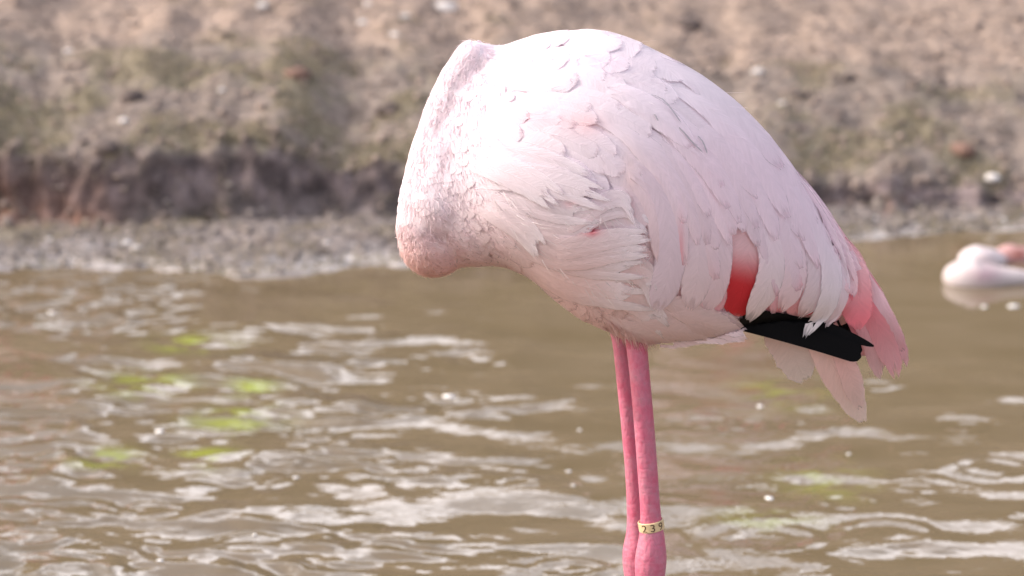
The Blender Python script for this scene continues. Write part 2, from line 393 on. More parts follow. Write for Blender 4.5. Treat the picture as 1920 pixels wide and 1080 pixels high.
# ------------------------------------------------------------------ the flamingo's body as a solid d^2 < G(u, v) about its sagittal plane
TORSO = [(905, 140), (932, 108), (965, 84), (1000, 68), (1050, 60), (1110, 57), (1150, 63), (1200, 82), (1260, 112), (1320, 148), (1380, 193), (1438, 252), (1486, 316), (1526, 376), (1556, 434), (1586, 484), (1612, 530), (1630, 575), (1600, 600), (1540, 600), (1460, 592), (1400, 600), (1360, 615), (1300, 628), (1240, 634), (1190, 646), (1140, 618), (1080, 592), (1034, 555), (992, 516), (950, 490), (905, 478), (862, 440), (838, 370), (836, 290), (858, 200)]
NECK = [(975, 142, 42), (925, 124, 38), (886, 108, 43), (856, 158, 46), (836, 220, 52), (822, 290, 60), (808, 370, 66), (806, 420, 70), (812, 455, 70), (838, 448, 62), (900, 430, 66), (980, 420, 78)]
GU0, GV0, GS = 690, 10, 4.0
NU, NV = 262, 176
uu = GU0 + GS * np.arange(NU); vv = GV0 + GS * np.arange(NV)
UU, VV = np.meshgrid(uu, vv)
def poly_mask(pts, x, y):
    m = np.zeros(x.shape, bool); n = len(pts)
    for i in range(n):
        x1, y1 = pts[i]; x2, y2 = pts[(i + 1) % n]
        if y1 == y2: continue
        m ^= ((y1 > y) != (y2 > y)) & (x < (x2 - x1) * (y - y1) / (y2 - y1) + x1)
    return m
def seg_dist(x, y, a, b):
    ax, ay = a[:2]; bx, by = b[:2]
    t = np.clip(((x - ax) * (bx - ax) + (y - ay) * (by - ay)) / ((bx - ax) ** 2 + (by - ay) ** 2 + 1e-9), 0, 1)
    return np.hypot(x - ax - t * (bx - ax), y - ay - t * (by - ay)), t
def poisson(pts):
    m = poly_mask(pts, UU, VV); u = np.zeros_like(UU)
    d = np.full(UU.shape, 1e9)
    for i in range(len(pts)): d = np.minimum(d, seg_dist(UU, VV, pts[i], pts[(i + 1) % len(pts)])[0])
    # red/black successive over-relaxation
    par = (np.add.outer(np.arange(NV), np.arange(NU)) % 2).astype(bool); om = 1.94
    u = np.where(m, d * 60, 0)
    for it in range(420):
        for q in (par, ~par):
            s = np.zeros_like(u)
            s[1:-1, 1:-1] = (u[:-2, 1:-1] + u[2:, 1:-1] + u[1:-1, :-2] + u[1:-1, 2:] + GS * GS) / 4
            u = np.where(m & q, u + om * (s - u), u)
    return np.where(m, 2 * u, -130 * d)
GT = poisson(TORSO)
GN = np.full(UU.shape, -1e9)
for i in range(len(NECK) - 1):
    d, t = seg_dist(UU, VV, NECK[i], NECK[i + 1]); r = NECK[i][2] * (1 - t) + NECK[i + 1][2] * t
    GN = np.maximum(GN, r * r - d * d)
for fi in [((925, 150, 50), (900, 190, 66)), ((905, 170, 58), (882, 260, 80)), ((882, 260, 80), (878, 340, 94)), ((878, 340, 94), (890, 410, 90)), ((856, 290, 78), (838, 380, 86)), ((838, 380, 86), (850, 426, 72))]:
    d, t = seg_dist(UU, VV, fi[0], fi[1]); r = fi[0][2] * (1 - t) + fi[1][2] * t
    GN = np.maximum(GN, r * r - d * d)
kk = 2200.0
GN = np.clip(GN, -3e4, None)
mxx = np.maximum(GT, GN); G = mxx + kk * np.log(np.exp((GT - mxx) / kk) + np.exp((GN - mxx) / kk)) - kk * 0.0
G = G - 700.0
def blur(a, n):
    for _ in range(n):
        b = a.copy(); b[1:-1] = (a[:-2] + 2 * a[1:-1] + a[2:]) / 4
        c = b.copy(); c[:, 1:-1] = (b[:, :-2] + 2 * b[:, 1:-1] + b[:, 2:]) / 4; a = c
    return a
G = blur(G, 5)
Gv, Gu = np.gradient(G, GS)
def samp(F, u, v):
    x = np.clip((u - GU0) / GS, 0, NU - 1.001); y = np.clip((v - GV0) / GS, 0, NV - 1.001)
    i = x.astype(int); j = y.astype(int); a = x - i; b = y - j
    return F[j, i] * (1 - a) * (1 - b) + F[j, i + 1] * a * (1 - b) + F[j + 1, i] * (1 - a) * b + F[j + 1, i + 1] * a * b
def world(u, v, d):
    P = at_y(u, v, np.zeros_like(np.asarray(u, float))); P[..., 1] += d * S; return P
def wrap(u, v):
    """points beyond the outline fold over onto the far side"""
    g = samp(G, u, v); gu = samp(Gu, u, v); gv = samp(Gv, u, v); out = g < 0
    k = np.where(out, -2 * g / (gu * gu + gv * gv + 900.0), 0)
    return u + k * gu, v + k * gv, out
def s2uv(px, py, dmin=0.0, clamp=True):
    """photo pixel -> point (u, v, d) on the near side of the bird"""
    px = np.asarray(px, float); py = np.asarray(py, float); d = np.zeros_like(px); u, v = px, py
    for it in range(14):
        P = at_y(px, py, d * S); Q = P.copy(); Q[..., 1] = 0
        u, v = project(Q)
        g = samp(G, u, v)
        nd = -np.maximum(np.sqrt(np.maximum(g, 0)), dmin); d = d + 0.6 * (nd - d)
    inside = np.asarray(dmin) <= 1
    u2, v2, out = wrap(u, v)
    u = np.where(inside, u2, u); v = np.where(inside, v2, v)
    d = -np.maximum(np.sqrt(np.maximum(samp(G, u, v), 0)), dmin)
    d = np.where(inside & out, -d, d)
    return u, v, d
def normal_uvd(u, v, d):
    gu = samp(Gu, u, v); gv = samp(Gv, u, v); g = np.maximum(samp(G, u, v), 0)
    flat = np.clip((np.abs(d) - np.sqrt(g)) / 25.0, 0, 1)
    n = np.stack([-gu * (1 - flat), -gv * (1 - flat), 2 * d - 1e-3], -1)
    return n / np.linalg.norm(n, axis=-1, keepdims=True)
def wdir(n):   # direction in (u, v, d) -> world
    return np.stack([n[..., 0], n[..., 2], -n[..., 1]], -1)

# own plumage colours plus painted belly and wing shade, as a function of the place on the bird (photo pixels)
PATCH = [(1010, 222, 40, 16, (.86, .50, .56), .55), (1100, 235, 34, 20, (.88, .52, .52), .45), (1075, 381, 15, 6, (.75, .12, .17), .9), (1112, 432, 14, 7, (.75, .12, .17), .95),
         (1180, 395, 10, 22, (.85, .45, .48), .5), (1180, 330, 14, 45, (.88, .62, .58), .35), (1215, 370, 30, 60, (.86, .63, .66), .35), (1275, 480, 6, 60, (.80, .30, .36), .7), (1300, 540, 50, 40, (.86, .52, .56), .5), (1340, 560, 30, 40, (.86, .48, .54), .5), (1390, 530, 20, 40, (.72, .06, .08), .9),
         (1515, 540, 16, 30, (.75, .14, .18), .8), (1460, 565, 60, 25, (.84, .36, .42), .7), (1600, 570, 50, 80, (.86, .33, .38), .8), (1640, 590, 60, 90, (.88, .45, .50), .5), (1230, 540, 20, 40, (.72, .50, .50), .3), (1330, 330, 60, 90, (.86, .66, .72), .25), (1140, 120, 60, 18, (.88, .70, .80), .3)]
def pigment_shade(px, py):
    px = np.asarray(px, float); py = np.asarray(py, float)
    base = np.broadcast_to(np.array([.86, .75, .80]), px.shape + (3,)).copy()
    base = lerp(base, np.array([.83, .665, .735]), sstep(1050, 1350, px) * sstep(150, 350, py))  # mauve wing tone, deepened to carry the shade
    base = lerp(base, np.array([.78, .555, .54]), sstep(330, 560, py) * (1 - sstep(1180, 1420, px)) * 0.9)  # peach belly tone, darkened downward with painted shade
    base = lerp(base, np.array([.84, .55, .48]), np.exp(-(((px - 800) / 75) ** 2 + ((py - 515) / 50) ** 2)) * 0.75)
    for (cx, cy, rx, ry, c, a) in PATCH:
        base = lerp(base, np.array(c), a * np.exp(-(((px - cx) / rx) ** 2 + ((py - cy) / ry) ** 2)))
    return base

# surface nets of F = d^2 - G
def surface_nets():
    st = 5.0
    us = np.arange(720, 1660, st); vs = np.arange(40, 680, st); ds = np.arange(-260, 261, st)
    A, B = np.meshgrid(us, vs, indexing='ij')
    g = samp(G, A, B)
    D2 = ds * ds
    F = D2[None, None, :] - g[:, :, None]
    F = F / (2 * np.sqrt(D2[None, None, :] + np.abs(g[:, :, None])) + 20)
    ins = F < 0
    sh = tuple(q - 1 for q in F.shape)
    cnt = np.zeros(sh); acc = np.zeros(sh + (3,))
    cor = [(a, b, c) for a in (0, 1) for b in (0, 1) for c in (0, 1)]
    sl = lambda o: tuple(slice(o[k], o[k] + sh[k]) for k in range(3))
    for o in cor:
        for ax in range(3):
            if o[ax] == 1: continue
            o2 = list(o); o2[ax] = 1
            f1 = F[sl(o)]; f2 = F[sl(o2)]; cr = (f1 < 0) != (f2 < 0)
            t = np.where(cr, f1 / np.where(cr, f1 - f2, 1), 0)
            p = np.array(o, float)
            for k in range(3): acc[..., k] += np.where(cr, p[k] + (t if k == ax else 0), 0)
            cnt += cr
    act = cnt > 0
    idx = -np.ones(sh, int); idx[act] = np.arange(act.sum())
    ii = np.argwhere(act); P = ii + acc[act] / cnt[act][:, None]
    V = np.stack([us[0] + P[:, 0] * st, vs[0] + P[:, 1] * st, ds[0] + P[:, 2] * st], -1)
    quads = []
    for ax in range(3):
        o1 = [0, 0, 0]; o1[ax] = 1
        a = [slice(None)] * 3; b = [slice(None)] * 3
        a[ax] = slice(0, -1); b[ax] = slice(1, None)
        s1 = ins[tuple(a)]; s2 = ins[tuple(b)]
        e = np.argwhere(s1 != s2); fl = s1[s1 != s2]
        x1, x2 = (ax + 1) % 3, (ax + 2) % 3
        ok = (e[:, x1] > 0) & (e[:, x2] > 0) & (e[:, x1] < sh[x1]) & (e[:, x2] < sh[x2])
        e = e[ok]; fl = fl[ok]
        def q(da, db):
            c = e.copy(); c[:, x1] -= da; c[:, x2] -= db; return idx[c[:, 0], c[:, 1], c[:, 2]]
        Q = np.stack([q(1, 1), q(0, 1), q(0, 0), q(1, 0)], -1)
        Q[~fl] = Q[~fl][:, ::-1]
        quads.append(Q)
    Q = np.concatenate(quads)
    # (u right, v down, d away): mirror of a right-handed frame, so flip the winding where needed
    return V, Q
BV, BQ = surface_nets()
nb = normal_uvd(BV[:, 0], BV[:, 1], BV[:, 2])
lump = 2.2 * perlin(BV[:, 0] / 26, BV[:, 1] / 22, BV[:, 2] / 26) + 1.0 * perlin(BV[:, 0] / 11, BV[:, 1] / 9, BV[:, 2] / 11)
lump = lump * (0.45 + 0.75 * (1 - sstep(900, 1100, BV[:, 0]))) - 2.0
BV2 = BV + nb * lump[:, None]
bw = world(BV2[:, 0], BV2[:, 1], BV2[:, 2])
spx, spy = project(bw)
bc = pigment_shade(spx, spy)

# legs: swept tubes, thigh inside the belly down to the webbed foot on the pond bed
BED = float(ground_z(np.array([[0.12]]), np.array([[0.0]]))[0, 0])
def tube(path, nseg=28):
    """path rows: (x, y, z, rx, ry)"""
    p = np.array(path); n = len(p)
    t = np.linspace(0, n - 1, (n - 1) * 5 + 1); ti = np.clip(t.astype(int), 0, n - 2); f = (t - ti)[:, None]
    a = p[np.clip(ti - 1, 0, n - 1)]; b = p[ti]; c = p[ti + 1]; d = p[np.clip(ti + 2, 0, n - 1)]
    q = 0.5 * ((2 * b) + (c - a) * f + (2 * a - 5 * b + 4 * c - d) * f ** 2 + (3 * b - a - 3 * c + d) * f ** 3)
    th = np.linspace(0, 2 * pi, nseg, endpoint=False)
    V = np.stack([q[:, None, 0] + q[:, None, 3] * np.cos(th), q[:, None, 1] + q[:, None, 4] * np.sin(th), q[:, None, 2] + 0 * th], -1)
    r = len(q); i = np.arange(r - 1)[:, None] * nseg; j = np.arange(nseg)[None, :]; j2 = (j + 1) % nseg
    F = np.stack([i + j, i + nseg + j, i + nseg + j2, i + j2], -1).reshape(-1, 4)
    return V.reshape(-1, 3), F
def leg_path(pts, d):
    rows = []
    for (px, py, wpx, dp) in pts:
        P = at_y(px, py, d * S); f = wpx / 2 * S; rows.append((P[0], P[1], P[2], f, f * dp))
    return rows
NEAR = leg_path([(1186, 560, 60, 1), (1190, 610, 52, 1), (1194, 650, 40, 1), (1201, 720, 38, 1), (1208, 800, 38, 1), (1214, 880, 38, 1), (1219, 950, 38, 1), (1221, 985, 42, 1), (1222, 1005, 48, 1.05), (1221, 1030, 56, 1.1), (1220, 1052, 60, 1.1), (1219, 1080, 56, 1.1), (1219, 1110, 44, 1), (1220, 1150, 34, 1), (1222, 1300, 30, 1), (1224, 1440, 30, 1)], -46)
FAR = leg_path([(1152, 560, 56, 1), (1158, 600, 46, 1), (1164, 640, 33, 1), (1173, 720, 33, 1), (1181, 800, 33, 1), (1188, 880, 33, 1), (1192, 950, 34, 1), (1194, 985, 38, 1), (1195, 1005, 45, 1.05), (1194, 1030, 53, 1.1), (1194, 1052, 54, 1.1), (1195, 1080, 50, 1.1), (1196, 1110, 40, 1), (1198, 1150, 32, 1), (1202, 1300, 29, 1), (1206, 1440, 29, 1)], 34)
verts = [bw]; faces = [BQ]; mid = [np.zeros(len(BQ), int)]; off = len(bw); cols = [np.concatenate([bc, np.ones((len(bc), 1))], 1)]
def addpart(V, F, m=1):
    global off
    verts.append(V); faces.append(F + off); mid.append(np.full(len(F), m)); cols.append(np.tile([.5, .1, .2, 1], (len(V), 1))); off += len(V)
for L in (NEAR, FAR):
    last = L[-1]
    L = L + [(last[0], last[1], BED + 0.03, last[3], last[4]), (last[0] - 0.004, last[1], BED + 0.006, last[3] * 1.1, last[4] * 1.1)]
    V, F = tube(L); addpart(V, F)
    # webbed foot: three toes and the web between them
    fx, fy = last[0] - 0.004, last[1]; angs = (150, 180, 210)
    for a in angs:
        ca, sa = cos(radians(a)), sin(radians(a)); nseg = 8; rings = []
        for t in np.linspace(0, 1, 5):
            r = 0.008 * (1 - 0.65 * t); cx, cy, cz = fx + ca * 0.085 * t, fy + sa * 0.085 * t, BED + 0.008 - 0.003 * t
            th = np.linspace(0, 2 * pi, nseg, endpoint=False)
            rings.append(np.stack([cx - sa * r * np.cos(th), cy + ca * r * np.cos(th), cz + r * 0.8 * np.sin(th)], -1))
        V = np.concatenate(rings); i = np.arange(4)[:, None] * nseg; j = np.arange(nseg)[None, :]
        F = np.stack([i + j, i + j * 0 + (j + 1) % nseg, i + nseg + (j + 1) % nseg, i + nseg + j], -1).reshape(-1, 4); addpart(V, F)
    for a0, a1 in ((150, 180), (180, 210)):
        q = []
        for t in (0.05, 0.5, 0.8):
            for a, k in ((a0, 1), ((a0 + a1) / 2, 0.82), (a1, 1)):
                q.append((fx + cos(radians(a)) * 0.085 * t * k, fy + sin(radians(a)) * 0.085 * t * k, BED + 0.007))
        addpart(np.array(q), grid_faces(3, 3))
bird = obj('flamingo', None, label='pale pink flamingo asleep with neck coiled and head tucked, standing in the pond', cat='flamingo')
bird.location = (0.12, 0, BED); bird.empty_display_size = 0.05
from mathutils import Matrix
INV = Matrix.Translation((-0.12, 0, -BED))
def child(name, me, label=None, kind=None, parent=None):
    o = obj(name, me, parent or bird, label=label, kind=kind)
    o.matrix_parent_inverse = INV if parent is None else Matrix.Identity(4)
    return o
me_body = new_mesh('body', np.concatenate(verts), np.concatenate(faces), [M_BODY, M_LEG], np.concatenate(cols), None, True, np.concatenate(mid))
child('body', me_body)

# ------------------------------------------------------------------ feathers
def catmull(pts, n, tipdense=True):
    p = np.array(pts, float); m = len(p)
    t = np.linspace(0, 1, n)
    if tipdense: t = 1 - (1 - t) ** 1.35
    x = t * (m - 1); i = np.clip(x.astype(int), 0, m - 2); f = (x - i)[:, None]
    g = lambda k: p[np.clip(k, 0, m - 1)]
    a, b, c, d = g(i - 1), g(i), g(i + 1), g(i + 2)
    a = np.where((i == 0)[:, None], 2 * b - c, a); d = np.where((i == m - 2)[:, None], 2 * c - b, d)
    return 0.5 * (2 * b + (c - a) * f + (2 * a - 5 * b + 4 * c - d) * f ** 2 + (3 * b - a - 3 * c + d) * f ** 3), t

class Feat:
    def __init__(s, uv, nrm): s.uv = uv; s.nrm = nrm
def feather(pts, width, l0=0.0, tilt=6.0, camber=0.12, cross=0.0, dmin=0.0, color=None, tip=0.3, rag=0.0, n=18, m=9, base=0.45, jag=0.04, tipcolor=None, mirror=False, rs=None, curl=0.0, tc0=0.35, tc1=1.0, soft=0.6, pw=2.2, cull=True):
    r = rs or rng
    c, t = catmull(pts, n)
    tg = np.gradient(c, axis=0); tg /= np.linalg.norm(tg, axis=1, keepdims=True) + 1e-9
    pr = np.stack([-tg[:, 1], tg[:, 0]], -1)
    wv = base + (1 - base) * sstep(0, 0.5, t)
    wv = wv * np.sqrt(np.clip(1 - (np.clip(t - (1 - tip), 0, 1) / tip) ** pw, 0.0, 1)) * (1 - 0.0 * t)
    wv = np.maximum(wv, 0.24 if rag else 0.10)
    s = np.linspace(-1, 1, m)
    jl = 1 + jag * r.standard_normal((n, 2)) * sstep(0.15, 0.5, t)[:, None]
    hw = width / 2 * wv[:, None] * np.where(s < 0, jl[:, :1], jl[:, 1:])
    px = c[:, :1] + pr[:, :1] * s * hw; py = c[:, 1:] + pr[:, 1:] * s * hw
    if rag:
        k = r.uniform(-.7, 0.25, m) * rag * sstep(0.72, 1.0, t)[:, None]
        px = px + tg[:, :1] * k; py = py + tg[:, 1:] * k
    dm = np.interp(t, np.linspace(0, 1, len(dmin)), dmin)[:, None] + 0 * px if isinstance(dmin, (list, tuple)) else dmin + 0 * px
    u, v, d = s2uv(px, py, dm)
    nn = normal_uvd(u, v, d)
    lift = l0 + tilt * t[:, None] + camber * width / 2 * (1 - (s * wv[:, None]) ** 2) + cross * s * sstep(0, .4, t)[:, None] + curl * sstep(0.6, 1, t)[:, None] ** 2
    lift = lift * np.clip(np.abs(d) / 70.0, 0.45, 1) * (0.2 + 0.8 * sstep(0, .3, t))[:, None]
    P = np.stack([u, v, d], -1) + nn * lift[..., None]
    Wd = world(P[..., 0], P[..., 1], P[..., 2])
    if color is None:
        cc = pigment_shade(px, py)
    else:
        cc = np.broadcast_to(np.array(color, float), px.shape + (3,)).copy()
    if tipcolor is not None: cc = lerp(cc, np.array(tipcolor), sstep(tc0, tc1, t)[:, None] + 0 * px)
    cc = np.clip(cc * (1 + 0.03 * r.standard_normal()), 0, 0.92)
    ph = r.uniform()
    CC = np.concatenate([cc, np.full(px.shape + (1,), ph)], -1)
    uv = np.stack([np.broadcast_to(s * 0.5 + 0.5, px.shape), np.broadcast_to(t[:, None], px.shape)], -1)
    NB = wdir(nn).reshape(-1, 3); W3 = Wd.reshape(-1, 3); F = grid_faces(n, m)
    fn = np.cross(W3[F[:, 1]] - W3[F[:, 0]], W3[F[:, 3]] - W3[F[:, 0]])
    if (fn * NB[F[:, 0]]).sum() < 0: F = F[:, ::-1]; fn = -fn
    ok = (fn * NB[F[:, 0]]).sum(1) > 0.25 * np.linalg.norm(fn, axis=1)
    if cull and ok.sum() > 4: F = F[ok]; fn = fn[ok]
    vn = np.zeros_like(W3)
    for k in range(4): np.add.at(vn, F[:, k], fn)
    vn /= np.linalg.norm(vn, axis=1, keepdims=True) + 1e-12
    BN = soft * NB + (1 - soft) * vn; BN /= np.linalg.norm(BN, axis=1, keepdims=True) + 1e-12
    return W3, F, CC.reshape(-1, 4), Feat(uv.reshape(-1, 2), BN)

FARSIDE = []
MY = np.array([1, -1, 1])
def flip_y(V, F, Cc, uv): return (V * MY, F[:, ::-1], Cc, Feat(uv.uv, uv.nrm * MY))
def add_feather(name, mat, *a, mirror=True, label=None, **k):
    V, F, Cc, uv = feather(*a, **k)
    me_ = new_mesh(name, V, F, [mat], Cc, uv.uv); me_.normals_split_custom_set_from_vertices(uv.nrm.tolist())
    o = child(name, me_, label=label)
    if mirror:
        FARSIDE.append(flip_y(V, F, Cc, uv))
    return o
def joined(name, parts, mat):
    vs, fs, cs, us, ns, o_ = [], [], [], [], [], 0
    for V, F, Cc, uv in parts:
        vs.append(V); fs.append(F + o_); cs.append(Cc); o_ += len(V)
        us.append(uv.uv if isinstance(uv, Feat) else uv)
        if isinstance(uv, Feat): ns.append(uv.nrm)
    me_ = new_mesh(name, np.concatenate(vs), np.concatenate(fs), [mat], np.concatenate(cs), np.concatenate(us))
    if ns: me_.normals_split_custom_set_from_vertices(np.concatenate(ns).tolist())
    return me_

FLOW = np.array([(870, 80, 140), (850, 120, 115), (825, 200, 106), (790, 300, 100), (770, 390, 97), (760, 450, 95), (775, 505, 50), (830, 510, -5), (880, 470, 0), (850, 390, 60), (860, 300, 80), (900, 200, 75), (920, 330, 15), (930, 420, 20), (1000, 500, 42), (1080, 570, 42), (1150, 600, 40), (1250, 600, 18), (1350, 610, 22), (1000, 420, 15), (1100, 470, 22),
    (950, 90, -14), (960, 150, -14), (1040, 75, -4), (1100, 80, 6), (1200, 100, 25), (1300, 160, 36), (1400, 240, 46), (1480, 330, 54), (1540, 430, 60), (1600, 520, 62), (1660, 620, 68),
    (960, 230, -6), (1040, 160, 2), (1000, 280, 14), (1100, 170, 14), (1100, 240, 26), (1130, 320, 48), (1200, 170, 28), (1200, 250, 44), (1240, 330, 62), (1300, 260, 50), (1350, 350, 64), (1300, 430, 82), (1230, 430, 88), (1400, 430, 78), (1380, 540, 96), (1480, 430, 72), (1480, 560, 96), (1550, 560, 85)], float)
def flow(p):
    w_ = 1 / (((p[0] - FLOW[:, 0]) ** 2 + (p[1] - FLOW[:, 1]) ** 2) + 400) ** 1.6
    a = np.radians(FLOW[:, 2]); x = (w_ * np.cos(a)).sum(); y = (w_ * np.sin(a)).sum(); h = math.hypot(x, y)
    return x / h, y / h
def stream(p, L, k=6, jit=0.0):
    p = list(p); q = [tuple(p)]
    for i in range(k):
        a, b = flow(p); ca, sa = cos(jit), sin(jit); a, b = a * ca - b * sa, a * sa + b * ca
        p[0] += a * L / k; p[1] += b * L / k; q.append(tuple(p))
    return q
def seeds(poly, sp, tries=6000, seed=1):
    rr = np.random.default_rng(seed); P = np.array(poly); lo, hi = P.min(0), P.max(0); out = []
    for _ in range(tries):
        p = lo + rr.uniform(size=2) * (hi - lo)
        if not poly_mask(poly, np.array(p[0]), np.array(p[1])): continue
        s_ = sp(p) if callable(sp) else sp
        if all((p[0] - q[0]) ** 2 + (p[1] - q[1]) ** 2 > s_ * s_ for q in out): out.append((p[0], p[1]))
    return out

# small dense feathers of neck and breast, and soft belly feathers: uncountable plumage
NECKPOLY = [(846, 100), (868, 70), (915, 72), (960, 100), (920, 200), (905, 290), (930, 400), (960, 500), (880, 503), (845, 515), (800, 528), (758, 515), (742, 480), (742, 420), (758, 330), (780, 250), (805, 180)]
BELLY = [(880, 300), (960, 300), (1050, 380), (1200, 440), (1240, 560), (1330, 606), (1340, 634), (1300, 638), (1200, 654), (1116, 624), (1050, 596), (990, 536), (932, 506), (890, 440)]
parts = []
for (x, y) in seeds(NECKPOLY, 9.5, 9000, 3):
    L = rng.uniform(24, 40); parts.append(feather(stream((x, y), L, 3, rng.normal(0, .35)), rng.uniform(13, 26), l0=rng.uniform(-1.6, -0.2), tilt=rng.uniform(0.8, 2.2), camber=0.10, n=7, m=5, jag=.1, soft=.85))
V_neck = joined('neck_feathers', parts, M_SOFT)
child('neck_feathers', V_neck, kind='stuff')
parts2 = []
for (x, y) in seeds(BELLY, 17, 6000, 4):
    L = rng.uniform(60, 105); parts2.append(feather(stream((x, y), L, 4, rng.normal(0, .13)), rng.uniform(22, 38), l0=rng.uniform(-1, 0.3), tilt=rng.uniform(1.5, 3.2), camber=0.08, n=10, m=5, jag=.1, rag=5, soft=.9))
child('belly_feathers', joined('belly_feathers', parts2, M_SOFT), kind='stuff')
for V, F, Cc, uv in parts + parts2:
    FARSIDE.append(flip_y(V, F, Cc, uv))

# overlapping back and shoulder feathers
BACK = [(925, 92), (1000, 66), (1110, 56), (1200, 80), (1320, 148), (1400, 212), (1430, 260), (1380, 300), (1300, 320), (1230, 350), (1140, 330), (1060, 300), (960, 300), (905, 285), (895, 200)]
bs = sorted(seeds(BACK, lambda p: 33 + 8 * sstep(1000, 1350, p[0]), 5000, 5), key=lambda p: -p[0])
for (x, y) in bs:
    far = float(sstep(980, 1350, x))
    L = (105 + 50 * far) * rng.uniform(.8, 1.25); Wd = (50 + 6 * far) * rng.uniform(.8, 1.25)
    add_feather('shoulder_feather', M_FEATHER, stream((x - 10, y), L, 5, rng.normal(0, .06)), Wd, l0=rng.uniform(-1, .8), tilt=1.6 + 1.4 * far, camber=.13, cross=rng.normal(0, .8), n=16, m=9, tip=.55, jag=.02, rag=6, soft=.4)

# long drooping wing feathers
PALE = (.82, .665, .735)
LONG = [([(1388, 460), (1378, 520), (1366, 584)], 34, -1, 2, 60, 4, (.74, .20, .23), (.60, .05, .06), 'deep red wing feather at the left of the gap'),  # points, width, l0, tilt, dmin, rag
    ([(1400, 380), (1404, 470), (1380, 590)], 74, -2, 2, 60, 0, (.84, .55, .58), (.66, .04, .05), 'bright red wing feather showing through a gap'),
    ([(1520, 430), (1528, 500), (1512, 590)], 44, -2, 2, 50, 0, (.84, .50, .54), (.70, .10, .13), 'red wing feather showing as a narrow sliver'),
    ([(1300, 430), (1330, 500), (1335, 585)], 60, -1, 3, 60, 6, (.84, .52, .56), (.86, .46, .52), None),
    ([(1430, 440), (1460, 510), (1450, 588)], 56, -1, 3, 60, 8, (.84, .5, .55), (.82, .30, .36), None),
    ([(1470, 430), (1500, 510), (1488, 592)], 56, 0, 3, 58, 8, (.84, .52, .56), (.84, .40, .45), None),
    ([(1500, 420), (1545, 500), (1560, 606)], 56, -1, 3, 45, 8, (.84, .5, .55), (.85, .45, .50), None),
    ([(1560, 440), (1600, 520), (1608, 618)], 62, -2, 3, 40, 6, (.85, .50, .54), (.80, .20, .24), 'coral red feather above the tail'),
    ([(1240, 260), (1325, 340), (1346, 440), (1341, 520), (1322, 578)], 52, 1, 5, 60, 6, PALE, (.85, .66, .70), None),
    ([(1150, 270), (1225, 340), (1256, 430), (1252, 510), (1228, 572)], 58, 3, 7, 50, 10, PALE, PALE, None),
    ([(1190, 250), (1275, 335), (1306, 430), (1306, 510), (1290, 572)], 58, 2, 6, 60, 8, PALE, (.85, .68, .71), None),
    ([(1300, 250), (1385, 340), (1436, 440), (1440, 520), (1398, 590)], 50, 3, 6, 62, 8, PALE, (.84, .72, .745), None),
    ([(1340, 240), (1430, 340), (1478, 440), (1486, 520), (1462, 575)], 46, 2, 6, 60, 10, PALE, (.85, .66, .70), None),
    ([(1370, 230), (1460, 330), (1520, 440), (1530, 530), (1498, 585)], 46, 3, 6, 55, 12, PALE, (.84, .70, .73), None),
    ([(1400, 250), (1480, 345), (1538, 450), (1550, 545), (1508, 632)], 38, 6, 9, 60, 16, PALE, (.82, .75, .77), 'loose white feather hanging over the black wing tip'),
    ([(1420, 260), (1505, 360), (1560, 460), (1572, 540), (1548, 612)], 34, 4, 7, 50, 14, PALE, (.84, .68, .72), None),
    ([(1440, 280), (1525, 385), (1572, 470), (1588, 520), (1592, 556)], 40, 4, 6, 42, 14, PALE, (.86, .60, .64), None),
    ([(1480, 330), (1545, 420), (1590, 495), (1606, 535), (1612, 562)], 40, 3, 6, 34, 14, PALE, (.86, .58, .63), None),
]
for (pts, wd, l0, tl, dm, rag, c0, c1, lab) in LONG:
    add_feather('wing_feather', M_CRISP if c1[1] < .2 else M_FEATHER, pts, wd, l0=l0, tilt=tl, dmin=[0, dm * .6, dm, dm, dm], color=c0, tipcolor=c1, rag=rag, n=24, m=9, base=.6, tip=.28, camber=.10, jag=.02, label=lab, tc0=.46 if c1[1] < .2 else .35, tc1=.78 if c1[1] < .2 else 1.0)
# middle tier over them
MID = [(1120, 270), (1230, 230), (1330, 210), (1430, 270), (1500, 350), (1530, 410), (1480, 400), (1400, 380), (1300, 370), (1220, 380), (1150, 340)]
def strips(A, B, n, Lr, w_, l0, skip=0.0):
    for k in range(n):
        f = (k + rng.uniform(-.25, .25)) / (n - 1); x = A[0] + (B[0] - A[0]) * f; y = A[1] + (B[1] - A[1]) * f
        q = stream((x, y), rng.uniform(*Lr), 9, rng.normal(0, .03))
        while any(1345 < a < 1428 and b > 462 or 1500 < a < 1530 and b > 490 for a, b in q): q = q[:-1]
        if len(q) < 10 and q[-1][1] < 480: q = q[:len(q) - int(rng.integers(0, 3))]
        while q and (q[-1][1] > (585 if q[-1][0] < 1480 else 552) or q[-1][0] > 1590): q = q[:-1]
        if len(q) < 5: continue
        add_feather('wing_feather', M_FEATHER, q, rng.uniform(*w_), l0=l0 + rng.uniform(-.6, .6), tilt=2.6, camber=.21, cross=rng.normal(.6, .6), n=22, m=9, tip=.55, pw=1.8, jag=.015, rag=2, base=.55, dmin=[0, 0, 20, 40, 50], soft=.3)
strips((1150, 290), (1480, 410), 12, (200, 320), (36, 50), 1.5)
strips((1120, 220), (1425, 315), 12, (220, 350), (36, 48), 2.5)
strips((1110, 160), (1365, 240), 9, (190, 300), (38, 50), 3.0)
